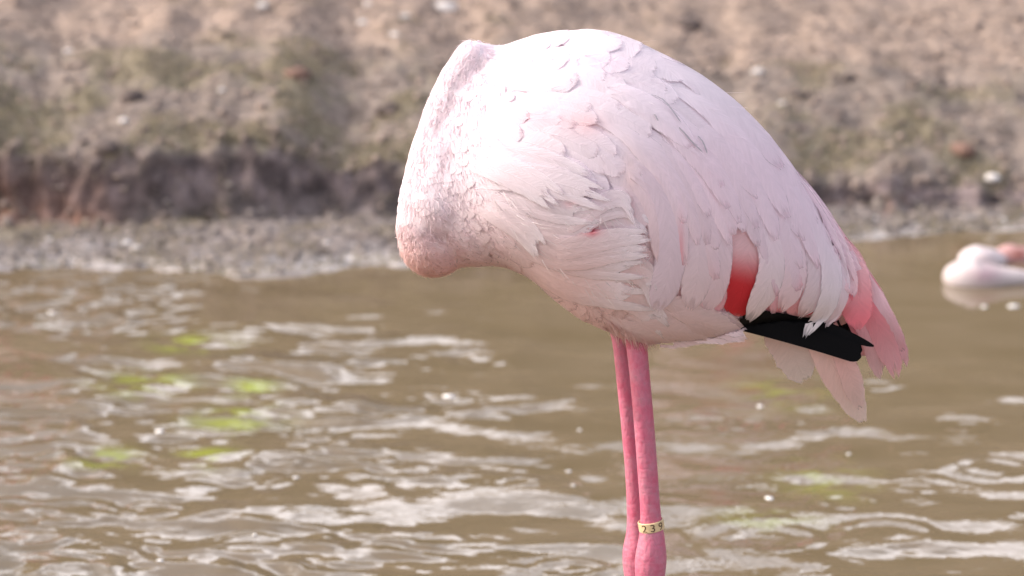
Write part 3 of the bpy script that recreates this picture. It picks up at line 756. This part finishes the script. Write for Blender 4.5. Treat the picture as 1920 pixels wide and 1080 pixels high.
# upper edge feathers sloping to the tail
for pts, wd in [([(1290, 140), (1400, 225), (1480, 330), (1530, 430)], 46), ([(1360, 190), (1450, 280), (1520, 385), (1570, 480)], 44), ([(1420, 250), (1500, 350), (1560, 450), (1610, 545)], 42), ([(1330, 190), (1420, 280), (1490, 390), (1530, 500)], 44), ([(1210, 105), (1310, 160), (1400, 240), (1460, 320)], 48), ([(1240, 150), (1340, 220), (1420, 310), (1470, 410)], 46)]:
    add_feather('wing_feather', M_FEATHER, pts, wd, l0=4, tilt=3, camber=.2, n=20, m=9, tip=.5, jag=.02, rag=6, soft=.35)
# dark slivers: a few dusky hair-thin edges among the pale feathers
for pts in ([(1218, 178), (1245, 200), (1272, 236)], [(1262, 232), (1285, 262), (1312, 290)], [(1302, 252), (1314, 275), (1320, 292)], [(1222, 215), (1230, 232)]):
    add_feather('dusky_feather', M_BLACK, pts, 2.6, l0=14, tilt=1, color=(.42, .37, .40), n=8, m=3, mirror=False, camber=0)

# coral tail fan with ragged tips
CORAL = (.84, .33, .39); CORAL2 = (.80, .22, .27)
for pts, wd, l0, dm, c0, c1, rag in [
    ([(1545, 420), (1612, 520), (1662, 610), (1694, 690)], 40, 2, [30, 24, 12, 10], CORAL, (.86, .50, .55), 26),
    ([(1540, 430), (1600, 530), (1650, 620), (1676, 700)], 44, 4, [34, 28, 16, 14], CORAL2, (.86, .48, .53), 32),
    ([(1530, 440), (1585, 540), (1632, 630), (1655, 706)], 42, 0, [36, 30, 16, 10], CORAL, (.86, .58, .62), 26),
    ([(1560, 520), (1605, 600), (1632, 660), (1640, 716)], 38, -4, [20, 16, 8, 6], CORAL, (.86, .62, .63), 24),
    ([(1555, 540), (1595, 620), (1622, 670), (1628, 705)], 36, -8, [10, 8, 6, 4], (.85, .6, .6), (.85, .72, .71), 20),
    ([(1570, 440), (1625, 525), (1665, 600), (1690, 655)], 26, 8, [34, 26, 16, 12], (.86, .60, .65), (.87, .50, .55), 10)]:
    add_feather('tail_feather', M_CRISP, pts, wd, l0=l0, tilt=3, dmin=dm, color=c0, tipcolor=c1, rag=rag, n=20, m=11, base=.7, tip=.2, jag=.04)
# pale under-tail feathers
add_feather('tail_feather', M_CRISP, [(1440, 590), (1478, 645), (1512, 712)], 78, l0=0, tilt=2, dmin=[20, 14, 12], color=(.86, .66, .62), tipcolor=(.87, .76, .73), n=20, m=11, base=.6, tip=.5, jag=.05, rag=6, label='rounded pale feather under the black wing tip')
add_feather('tail_feather', M_CRISP, [(1520, 610), (1560, 680), (1594, 740), (1618, 788)], 66, l0=4, tilt=2, dmin=[24, 18, 14, 12], color=(.86, .60, .56), tipcolor=(.87, .72, .68), n=22, m=11, base=.75, tip=.62, pw=1.35, jag=.03, rag=5, label='long pale tail feather pointing down at the water')
add_feather('tail_feather', M_CRISP, [(1560, 620), (1590, 690), (1612, 760)], 40, l0=9, tilt=2, dmin=[24, 18, 14], color=(.86, .56, .54), tipcolor=(.87, .68, .66), n=20, m=9, base=.7, tip=.4, jag=.03, rag=6)

# black flight feathers of the folded wing
INK = (.006, .006, .007)
for pts, wd, l0, tp_ in [([(1400, 588), (1450, 592), (1540, 612), (1638, 648)], 26, 6, .35), ([(1394, 592), (1450, 600), (1530, 620), (1600, 644)], 36, 4, .12), ([(1420, 600), (1480, 614), (1550, 640), (1613, 661)], 34, 10, .06), ([(1390, 600), (1450, 614), (1530, 636), (1616, 656)], 34, 8, .10), ([(1385, 606), (1450, 620), (1530, 642), (1614, 668)], 28, 11, .08)]:
    add_feather('flight_feather', M_BLACK, pts, wd, l0=l0, tilt=1, dmin=[46, 50, 48, 44], color=INK, n=24, m=7, base=.9, tip=tp_, jag=0.0, camber=.10, soft=0.85, cull=False, pw=1.3 if tp_ > .3 else 2.2, label='black flight feather of the folded wing')

# loose tufts on the side of the breast
TUFT = [  # points, width, l0, tilt, rag, curl
    ([(880, 285), (960, 300), (1040, 325), (1100, 352)], 60, 6, 10, 16, 4), ([(905, 330), (985, 330), (1060, 345), (1135, 372)], 54, 10, 10, 18, 4), ([(890, 300), (950, 320), (1000, 345), (1045, 375)], 50, 11, 8, 16, 2),
    ([(930, 360), (1000, 375), (1060, 385), (1110, 385)], 54, 7, 8, 18, 3), ([(1010, 440), (1075, 415), (1130, 378), (1165, 370), (1186, 402)], 36, 9, 8, 14, 3), ([(1020, 455), (1080, 432), (1130, 398), (1172, 392), (1190, 412)], 32, 8, 6, 12, 2),
    ([(1010, 470), (1080, 460), (1150, 445), (1218, 438)], 44, 11, 9, 24, 6), ([(1000, 480), (1080, 480), (1150, 468), (1212, 462)], 42, 10, 9, 24, 6), ([(960, 450), (1050, 478), (1130, 492), (1215, 490)], 48, 7, 8, 22, 4),
    ([(940, 400), (1020, 420), (1080, 428), (1125, 425)], 50, 6, 6, 18, 2), ([(960, 470), (1050, 520), (1130, 540), (1222, 548)], 54, 5, 6, 22, 3), ([(1100, 480), (1170, 490), (1215, 515), (1228, 552)], 44, 8, 7, 20, 4),
    ([(1090, 402), (1140, 402), (1178, 412), (1210, 440)], 46, 5, 5, 12, 1), ([(900, 380), (940, 400), (985, 430), (1020, 470)], 44, 6, 6, 16, 2), ([(1090, 520), (1160, 545), (1215, 570), (1250, 600)], 50, 6, 6, 20, 3)]
for pts, wd, l0, tl, rag, cu in TUFT:
    P_ = np.array(pts, float); n_ = np.array([-(P_[-1] - P_[0])[1], (P_[-1] - P_[0])[0]]); n_ = n_ / np.linalg.norm(n_)
    add_feather('tuft_feather', M_SOFT, pts[:-1] + [tuple(P_[-2] * .35 + P_[-1] * .65)], wd, l0=l0 - 4, tilt=tl * .5, rag=rag, n=18, m=9, tip=.6, camber=.12, jag=.07, tipcolor=(.87, .77, .81))
    for q in range(3):      # separate wisps of the plume
        o0 = (q - 1) * .3 * wd; o1 = o0 * rng.uniform(.6, 1.7) + rng.normal(0, 4); cut = rng.uniform(-.12, .16)
        w_ = np.linspace(0, 1, len(P_))[:, None]; Q = P_ + n_ * (o0 * (1 - w_) + o1 * w_); Q[-1] += (Q[-1] - Q[-2]) * cut
        add_feather('tuft_feather', M_SOFT, [tuple(z) for z in Q], wd * rng.uniform(.34, .55), l0=l0 - 3 + q * .4, tilt=tl * .4, curl=cu * .6, rag=10, n=16, m=7, tip=.75, camber=.14, jag=.06, base=.7, tipcolor=(.88, .79, .83))
# flank feathers covering the thigh and the root of the black feathers
for pts, wd, l0, dm in [([(1180, 560), (1260, 585), (1330, 600), (1398, 622)], 54, 0, [0, 64, 78, 74]), ([(1200, 540), (1270, 568), (1330, 594), (1384, 616)], 42, 4, [0, 68, 82, 80]), ([(1160, 590), (1240, 608), (1310, 618), (1390, 630)], 48, 3, [0, 56, 70, 68]), ([(1230, 566), (1290, 586), (1345, 604), (1396, 622)], 38, 6, [50, 70, 84, 80]), ([(1130, 590), (1200, 620), (1270, 628), (1345, 624)], 46, 1, [0, 40, 44, 40]), ([(1250, 590), (1310, 606), (1360, 618), (1400, 634)], 34, 7, [50, 66, 76, 72])]:
    add_feather('flank_feather', M_SOFT, pts, wd, l0=l0, tilt=4, dmin=dm, rag=10, n=20, m=9, tip=.35, camber=.2, jag=.05, color=(.83, .64, .65), tipcolor=(.85, .70, .73))

me_far = joined('far_side_feathers', FARSIDE, M_FEATHER)
child('far_side_feathers', me_far, kind='stuff')

# fine down: thin curved blades growing from the surface
def rough_n(v):
    v = v + rng.normal(0, .28, v.shape); return v / np.linalg.norm(v, axis=1, keepdims=True)
def down(seedpts, lens, wid, lift, jit, colf, bright=1.0, drop=0.0):
    vs, cs = [], []
    sp = np.array(seedpts); n = len(sp)
    u, v, d = s2uv(sp[:, 0], sp[:, 1], 0.0, True)
    nn = normal_uvd(u, v, d)
    fl = np.array([flow(p) for p in sp]); a = rng.normal(0, jit, n)
    fx = fl[:, 0] * np.cos(a) - fl[:, 1] * np.sin(a); fy = fl[:, 0] * np.sin(a) + fl[:, 1] * np.cos(a)
    f = np.stack([fx, fy, np.zeros(n)], -1); f -= nn * (f * nn).sum(1, keepdims=True); f /= np.linalg.norm(f, axis=1, keepdims=True) + 1e-6
    side = np.cross(f, nn); L = rng.uniform(*lens, n)[:, None]; lf = rng.uniform(*lift, n)[:, None]
    p0 = np.stack([u, v, d], -1); bend = rng.normal(0, .12, n)[:, None] * L
    rows = []
    for t in (0.0, 0.4, 0.75, 1.0):
        c_ = p0 + f * L * t + nn * lf * (0.25 + L * 0.0 + 1.0 * t) * L * 0.3 + side * bend * t * t + np.array([0, drop, 0]) * L * t * t
        ww = wid * (1 - t) ** 0.6 + 0.12
        rows += [c_ - side * ww / 2, c_ + side * ww / 2]
    R = np.stack(rows, 1)            # n, 8, 3
    Wd = world(R[..., 0], R[..., 1], R[..., 2]).reshape(-1, 3)
    base = (np.arange(n) * 8)[:, None, None]
    q = np.array([[0, 1, 3, 2], [2, 3, 5, 4], [4, 5, 7, 6]])[None]
    F = (base + q).reshape(-1, 4)
    cc = np.clip(colf(sp[:, 0], sp[:, 1]) * bright, 0, .92); cc = np.repeat(cc, 8, 0)
    return Wd, F, np.concatenate([cc, np.ones((len(cc), 1))], 1), Feat(np.zeros((len(cc), 2)), np.repeat(rough_n(wdir(nn)), 8, 0))
def rand_in(poly, n, seed):
    rr = np.random.default_rng(seed); P = np.array(poly); lo, hi = P.min(0), P.max(0)
    p = lo + rr.uniform(size=(n * 3, 2)) * (hi - lo); p = p[poly_mask(poly, p[:, 0], p[:, 1])]; return p[:n]
D = [down(rand_in(NECKPOLY, 3400, 11), (9, 17), 1.3, (.25, .8), .5, pigment_shade, 1.02),
     down(rand_in([(742, 420), (850, 430), (880, 505), (800, 532), (750, 520)], 1500, 12), (7, 12), 1.3, (.5, 1.3), .7, pigment_shade, 1.02),
     down(rand_in(BELLY, 1500, 13), (16, 34), 1.2, (.1, .45), .22, pigment_shade, 1.03),
     down(rand_in([(900, 290), (1080, 330), (1220, 420), (1230, 560), (1100, 540), (950, 450)], 260, 14), (20, 42), 1.2, (.5, 1.2), .35, lambda x, y: np.broadcast_to(np.array([.88, .83, .84]), x.shape + (3,)), 1.0),
     down(rand_in(BACK, 70, 15), (20, 40), 1.1, (1.2, 2.4), .2, pigment_shade, 1.02),
     down(rand_in([(1135, 596), (1215, 628), (1222, 652), (1180, 660), (1130, 628)], 420, 16), (14, 26), 1.8, (.2, 1.0), .6, pigment_shade, 1.03, 0.7)]
child('down', joined('down', D, M_DOWN), kind='stuff')

# ------------------------------------------------------------------ numbered leg ring
M_RING = mat_plain('ring_plastic', (.66, .50, .29), .35, .06, 200, .1)
M_INK = mat_plain('ring_ink', (.09, .05, .03), .6, .3, 300, .1)
P0 = at_y(1221, 984, -46 * S)
def leg_ring():
    R1, R0, h = 24.5 * S, 21.5 * S, 9.5 * S; nseg = 56; b = 1.2 * S
    prof = [(R0, -h + b), (R0 + b, -h), (R1 - b, -h), (R1, -h + b), (R1, h - b), (R1 - b, h), (R0 + b, h), (R0, h - b)]
    th = np.linspace(0, 2 * pi, nseg, endpoint=False)
    V = np.array([(r * cos(t), r * sin(t), z) for t in th for r, z in prof]); m = len(prof)
    i = np.arange(nseg)[:, None]; j = np.arange(m)[None, :]
    F = np.stack([i * m + j, ((i + 1) % nseg) * m + j, ((i + 1) % nseg) * m + (j + 1) % m, i * m + (j + 1) % m], -1).reshape(-1, 4)
    me = new_mesh('leg_ring', V, F, [M_RING])
    for p in me.polygons: p.use_smooth = False
    return me, R1, h
mer, R1, RH = leg_ring()
ringo = child('leg_ring', mer, label='cream plastic ring marked 239 around the leg')
ringo.location = P0; ringo.rotation_euler = (radians(2), radians(-9), 0)
for ch, ang in (('2', -124), ('3', -85), ('9', -45)):
    cu = bpy.data.curves.new('digit', 'FONT'); cu.body = ch; cu.size = 1.0; cu.align_x = 'CENTER'; cu.offset = 0.0; cu.resolution_u = 6
    to = bpy.data.objects.new('digit', cu); col.objects.link(to)
    bpy.context.view_layer.update()
    dm_ = to.evaluated_get(bpy.context.evaluated_depsgraph_get()).to_mesh()
    vs = np.array([v.co[:] for v in dm_.vertices]); fs = [tuple(p.vertices) for p in dm_.polygons]
    to.evaluated_get(bpy.context.evaluated_depsgraph_get()).to_mesh_clear(); bpy.data.objects.remove(to)
    hgt = vs[:, 1].max() - vs[:, 1].min(); sc = RH * 1.5 / hgt
    x = (vs[:, 0] - (vs[:, 0].max() + vs[:, 0].min()) / 2) * sc * 1.15; y = (vs[:, 1] - vs[:, 1].min()) * sc - RH * 0.75
    a = radians(ang) + x / R1; RR = R1 + 0.00022
    md = bpy.data.meshes.new('digit'); md.from_pydata(np.stack([RR * np.cos(a), RR * np.sin(a), y], -1).tolist(), [], fs); md.materials.append(M_INK)
    child('digit', md, parent=ringo)

# ------------------------------------------------------------------ flamingos further back on the bank (out of the frame, mirrored in the pond)
me_plum = joined('plumage', FARSIDE + [flip_y(*q) for q in FARSIDE], M_FEATHER)
for (x, y, rz, lab) in [(0.58, 6.6, -.2, 'pink flamingo standing furthest back from the bank, mirrored behind the tail in the pond'), (0.50, 5.6, 0.3, 'pink flamingo standing back from the bank, mirrored beside the legs in the pond'), (-1.15, 5.4, 2.6, 'pink flamingo standing back from the bank, mirrored in the rippled water under the mud spit')]:
    e_ = obj('flamingo', None, label=lab, cat='flamingo', group='flamingos standing on the bank'); e_.empty_display_size = .05
    e_.location = (x, y, float(ground_z(np.array([[x]]), np.array([[y]]))[0, 0]) - 0.004); e_.rotation_euler.z = rz
    for nm, m_ in (('body', me_body), ('plumage', me_plum)):
        o = obj(nm, m_, e_); o.matrix_parent_inverse = INV
        if nm == 'plumage': o['kind'] = 'stuff'

# ------------------------------------------------------------------ things on the bank and the water
def ground_hit(px, py):
    r = ray(px, py); t = np.linspace(4, 14, 4000)
    P = C + r * t[:, None]; zz = ground_z(P[:, 0], P[:, 1]); k = np.argmax(P[:, 2] < np.maximum(zz, 0.0)); return P[k], max(zz[k], 0)
def stone_mesh(name, mat, seed, flat=0.6, sub=2):
    import bmesh
    bm = bmesh.new(); bmesh.ops.create_icosphere(bm, subdivisions=sub, radius=1)
    v = np.array([q.co[:] for q in bm.verts]); k = 1 + .28 * perlin(v[:, 0] * 1.3 + seed * 7, v[:, 1] * 1.3, v[:, 2] * 1.3 + seed) + .1 * perlin(v[:, 0] * 4, v[:, 1] * 4 + seed * 3, v[:, 2] * 4)
    v = v * k[:, None] * np.array([1.25, 1, flat])
    for q, c_ in zip(bm.verts, v): q.co = c_
    me = bpy.data.meshes.new(name); bm.to_mesh(me); bm.free(); me.materials.append(mat)
    for p in me.polygons: p.use_smooth = True
    return me
M_WSTONE = mat_plain('pale_stone', (.62, .58, .56), .7, .08)
M_CLOD = mat_plain('red_clod', (.19, .115, .09), .9, .3)
M_DCLOD = mat_plain('dark_clod', (.105, .082, .075), .95, .3)
wm = [stone_mesh('pebble', M_WSTONE, k) for k in range(4)]
spots = [(835, 20, 20, 'largest pale pebble lying on the sandy top of the bank'), (1861, 338, 15, 'round white pebble low on the bank beside reddish earth'), (1421, 138, 10, None), (232, 229, 9, None), (129, 99, 8, None), (492, 14, 11, None), (680, 45, 9, None), (740, 67, 8, None), (238, 459, 9, None), (255, 468, 9, None), (416, 172, 7, None), (1862, 330, 0, None), (1640, 412, 7, None), (1466, 196, 6, None), (690, 10, 8, None), (760, 34, 8, None), (1880, 415, 7, None), (92, 452, 7, None), (613, 458, 6, None)]
for i, (px, py, r, lab) in enumerate(spots):
    if r == 0: continue
    P, z = ground_hit(px, py); o = obj('pebble', wm[i % 4], label=lab or ('small white pebble on the bare sandy top of the bank' if py < 75 and px < 800 else 'small white pebble on the mossy slope above the eroded edge' if py < 300 and px < 800 else 'small white pebble on the slope behind the flamingo back' if py < 300 else 'small white pebble on the grey mud strip below the eroded edge' if px < 800 else 'small white pebble on the pale gravel strip by the far shore'), cat='pebble', group='white pebbles scattered over the bank')
    k = r * K * np.linalg.norm(P - C); o.location = (P[0], P[1], z + k * 0.25); o.scale = (k, k, k); o.rotation_euler.z = i * 1.7
for i, (px, py, r, m_, lab) in enumerate([(556, 143, 20, M_CLOD, 'reddish clod of earth on the mossy slope'), (1806, 285, 22, M_CLOD, 'reddish clod of earth above the round white pebble'), (250, 185, 22, M_DCLOD, 'dark clod of earth in a hollow of the slope'), (1500, 182, 14, M_DCLOD, 'small dark clod of earth beside the flamingo back'), (200, 280, 26, M_DCLOD, 'dark clod of earth at the rim of the eroded bank'), (1590, 150, 14, M_DCLOD, 'small dark clod on the bare slope'), (730, 210, 20, M_DCLOD, 'dark clod of earth beside the flamingo neck'), (1290, 50, 24, M_DCLOD, 'dark clod of earth behind the flamingo back')]):
    P, z = ground_hit(px, py); o = obj('earth_clod', stone_mesh('earth_clod', m_, 20 + i, .7), label=lab, cat='clod', group='clods of earth on the bank')
    k = r * K * np.linalg.norm(P - C); o.location = (P[0], P[1], z + k * 0.1); o.scale = (k, k, k); o.rotation_euler.z = i * 2.1

# crumbs of soil and gravel, too many to count
def face_y(x, rr): return np.where(rr.uniform(size=len(x)) < .14, base_y(x) + rr.uniform(-.03, .09, len(x)), slope_y(x, rr))
def scatter(n, xr, f_y, size, seed, colf, name):
    rr = np.random.default_rng(seed)
    import bmesh
    bm = bmesh.new(); bmesh.ops.create_icosphere(bm, subdivisions=1, radius=1); bv = np.array([q.co[:] for q in bm.verts]); bf = np.array([[q.index for q in f.verts] for f in bm.faces]); bm.free()
    x = rr.uniform(*xr, n); y = f_y(x, rr); z = ground_z(x, y); k = size[0] * (size[1] / size[0]) ** (rr.uniform(size=n) ** 2.2)
    sc = k[:, None] * rr.uniform(.6, 1.25, (n, 3)) * np.array([1, 1, .75]); a = rr.uniform(0, 6.28, n); jit = 1 + rr.normal(0, .14, (n, len(bv), 1))
    V = bv[None] * sc[:, None] * jit; ca, sa = np.cos(a)[:, None], np.sin(a)[:, None]
    V = np.stack([V[..., 0] * ca - V[..., 1] * sa, V[..., 0] * sa + V[..., 1] * ca, V[..., 2]], -1) + np.stack([x, y, z + k * .2], -1)[:, None]
    F = (np.arange(n) * len(bv))[:, None, None] + bf[None]
    cc = np.repeat(colf(x, y, rr), len(bv), 0)
    N = NT(name + '_mat'); at = N.n('ShaderNodeAttribute', attribute_name='tint'); p = N.n('ShaderNodeBsdfPrincipled'); N.l(at.outputs['Color'], p.inputs['Base Color']); p.inputs['Roughness'].default_value = .75; p.inputs['Specular IOR Level'].default_value = .3
    N.l(p.outputs[0], N.out.inputs[0])
    return new_mesh(name, V.reshape(-1, 3), F.reshape(-1, 3), [N.m], np.concatenate([cc, np.ones((len(cc), 1))], 1))
def shelf_y(x, rr): s_ = rr.uniform(0.02, 1.0, len(x)); return shore_y(x) + s_ * (base_y(x) - shore_y(x) + .02)
def slope_y(x, rr): return base_y(x) + .05 + .95 * rr.uniform(size=len(x)) ** 1.2
def gcol(a, b):
    def f(x, y, rr):
        t = rr.uniform(size=len(x))[:, None]; return (np.array(a) * (1 - t) + np.array(b) * t)
    return f
obj('gravel', scatter(5200, (-1.0, 1.0), shelf_y, (.0015, .008), 31, gcol((.09, .075, .068), (.33, .28, .25)), 'gravel'), label='grey mud crumbs and gravel on the strip below the eroded bank', cat='gravel', kind='stuff')
obj('soil_crumbs', scatter(7000, (-1.1, 1.1), face_y, (.002, .010), 32, gcol((.14, .108, .095), (.33, .255, .215)), 'soil_crumbs'), label='loose crumbs of brown soil over the sloping bank', cat='soil', kind='stuff')

def turf(n, seed):
    rr = np.random.default_rng(seed); x = rr.uniform(-1.1, 1.1, n * 3); y = np.where(rr.uniform(size=n * 3) < .85, slope_y(x, rr), shelf_y(x, rr))
    dy = y - base_y(x); dens = fbm(x * 7 + 30, y * 7, None, 3) + .45 * (1 - sstep(.06, .3, dy)) - .5 * sstep(.42, .62, dy) - .25 * sstep(0, .9, x) + np.where(dy < 0, -.2, 0)
    ok = (rr.normal(0, .12, n * 3) + dens) > .18; x, y = x[ok][:n], y[ok][:n]; m = len(x); z = ground_z(x, y) - .001
    h = rr.uniform(.004, .012, m); a = rr.uniform(0, 6.28, m); wd = rr.uniform(.0009, .0018, m); lx, ly = rr.normal(0, .5, m) * h, rr.normal(-.15, .5, m) * h
    b0 = np.stack([x - np.cos(a) * wd, y - np.sin(a) * wd, z], -1); b1 = np.stack([x + np.cos(a) * wd, y + np.sin(a) * wd, z], -1); tp = np.stack([x + lx, y + ly, z + h], -1)
    V = np.stack([b0, b1, tp], 1).reshape(-1, 3); F = np.arange(m * 3).reshape(-1, 3)
    t = rr.uniform(size=m)[:, None]; cc = np.array([.23, .205, .13]) * (1 - t) + np.array([.36, .305, .235]) * t
    return new_mesh('moss', V, F, [M_DOWN], np.repeat(np.concatenate([cc, np.ones((m, 1))], 1), 3, 0), None, False)
obj('moss', turf(42000, 41), label='short dull green moss and grass over the edge of the bank', cat='moss', kind='stuff')

# floating feathers near the far shore
def feather_puff(name, px, py, a, b, h, seed, c0, c1, label, tail=0.0):
    """a clump of shed breast feathers: lumpy closed mound with curled vanes laid over it"""
    P = at_z(px, py, 0.0); rr = np.random.default_rng(seed)
    nt_, npn = 40, 18
    th = np.linspace(0, 2 * pi, nt_, endpoint=False); ph = np.linspace(-0.5, 1.0, npn) * pi / 2
    T, Ph = np.meshgrid(th, ph); k = 1 + tail * np.clip(np.cos(T), 0, 1) ** 6
    x = a * k * np.cos(T) * np.cos(Ph); y = b * np.sin(T) * np.cos(Ph); z = h * np.sin(Ph) * (1 - .35 * np.clip(np.cos(T), 0, 1) * tail)
    q = 1 + .09 * perlin(x * 30 + seed, y * 30, z * 30) 
    V = np.stack([x * q, y * q, z * q + h * .25], -1)
    cen = np.exp(-(((x - .25 * a) / (.5 * a)) ** 2 + ((z - .35 * h) / (.4 * h)) ** 2))
    cc = lerp(np.broadcast_to(np.array(c1), x.shape + (3,)), np.array(c0), cen)
    i = np.arange(npn - 1)[:, None] * nt_; j = np.arange(nt_)[None, :]
    F = np.stack([i + j, i + (j + 1) % nt_, i + nt_ + (j + 1) % nt_, i + nt_ + j], -1).reshape(-1, 4)
    o = obj(name, new_mesh(name, V.reshape(-1, 3), F, [M_BODY], np.concatenate([cc, np.ones(x.shape + (1,))], -1).reshape(-1, 4)), label=label, cat='feathers')
    o.location = (P[0], P[1], 0)
    return o
feather_puff('floating_feather_clump', 1828, 530, .047, .035, .029, 3, (.48, .34, .37), (.60, .53, .53), 'pale pink clump of shed feathers floating near the far shore', 1.0)
feather_puff('floating_feather_clump', 1836, 494, .032, .03, .022, 5, (.62, .52, .53), (.68, .60, .61), 'small whitish clump of feathers floating behind the larger pale clump', .3)
feather_puff('floating_feather_clump', 1898, 488, .030, .02, .020, 6, (.40, .15, .12), (.55, .34, .33), 'reddish clump of feathers floating behind the larger pale clump', .4)
# flecks of white down on the water
flk = [(300, 808, 13), (841, 743, 15), (1066, 884, 7), (1425, 762, 9), (1442, 935, 12), (300, 1055, 9), (555, 893, 8), (1087, 806, 6), (478, 1003, 6), (1900, 575, 14), (1845, 576, 9), (95, 585, 8), (1075, 912, 6), (1592, 851, 6)]
fm = stone_mesh('down_fleck', mat_plain('white_down', (.84, .82, .80), .8, .05), 3, .35, 1)
for i, (px, py, r) in enumerate(flk):
    P = at_z(px, py, 0.0); k = r * .6 * K * np.linalg.norm(P - C); o = obj('down_fleck', fm, label='tiny white fleck of down floating near the feather clumps' if px > 1700 else 'tiny white fleck of down on the calm water behind the tail' if px > 1240 else 'tiny white fleck of down on the rippled water before the neck and legs', cat='down fleck', group='white flecks floating on the pond')
    o.location = (P[0], P[1], float(water_z(P[0:1], P[1:2])[0]) + .0008); o.scale = (k, k * 1.6, k); o.rotation_euler.z = i * .9
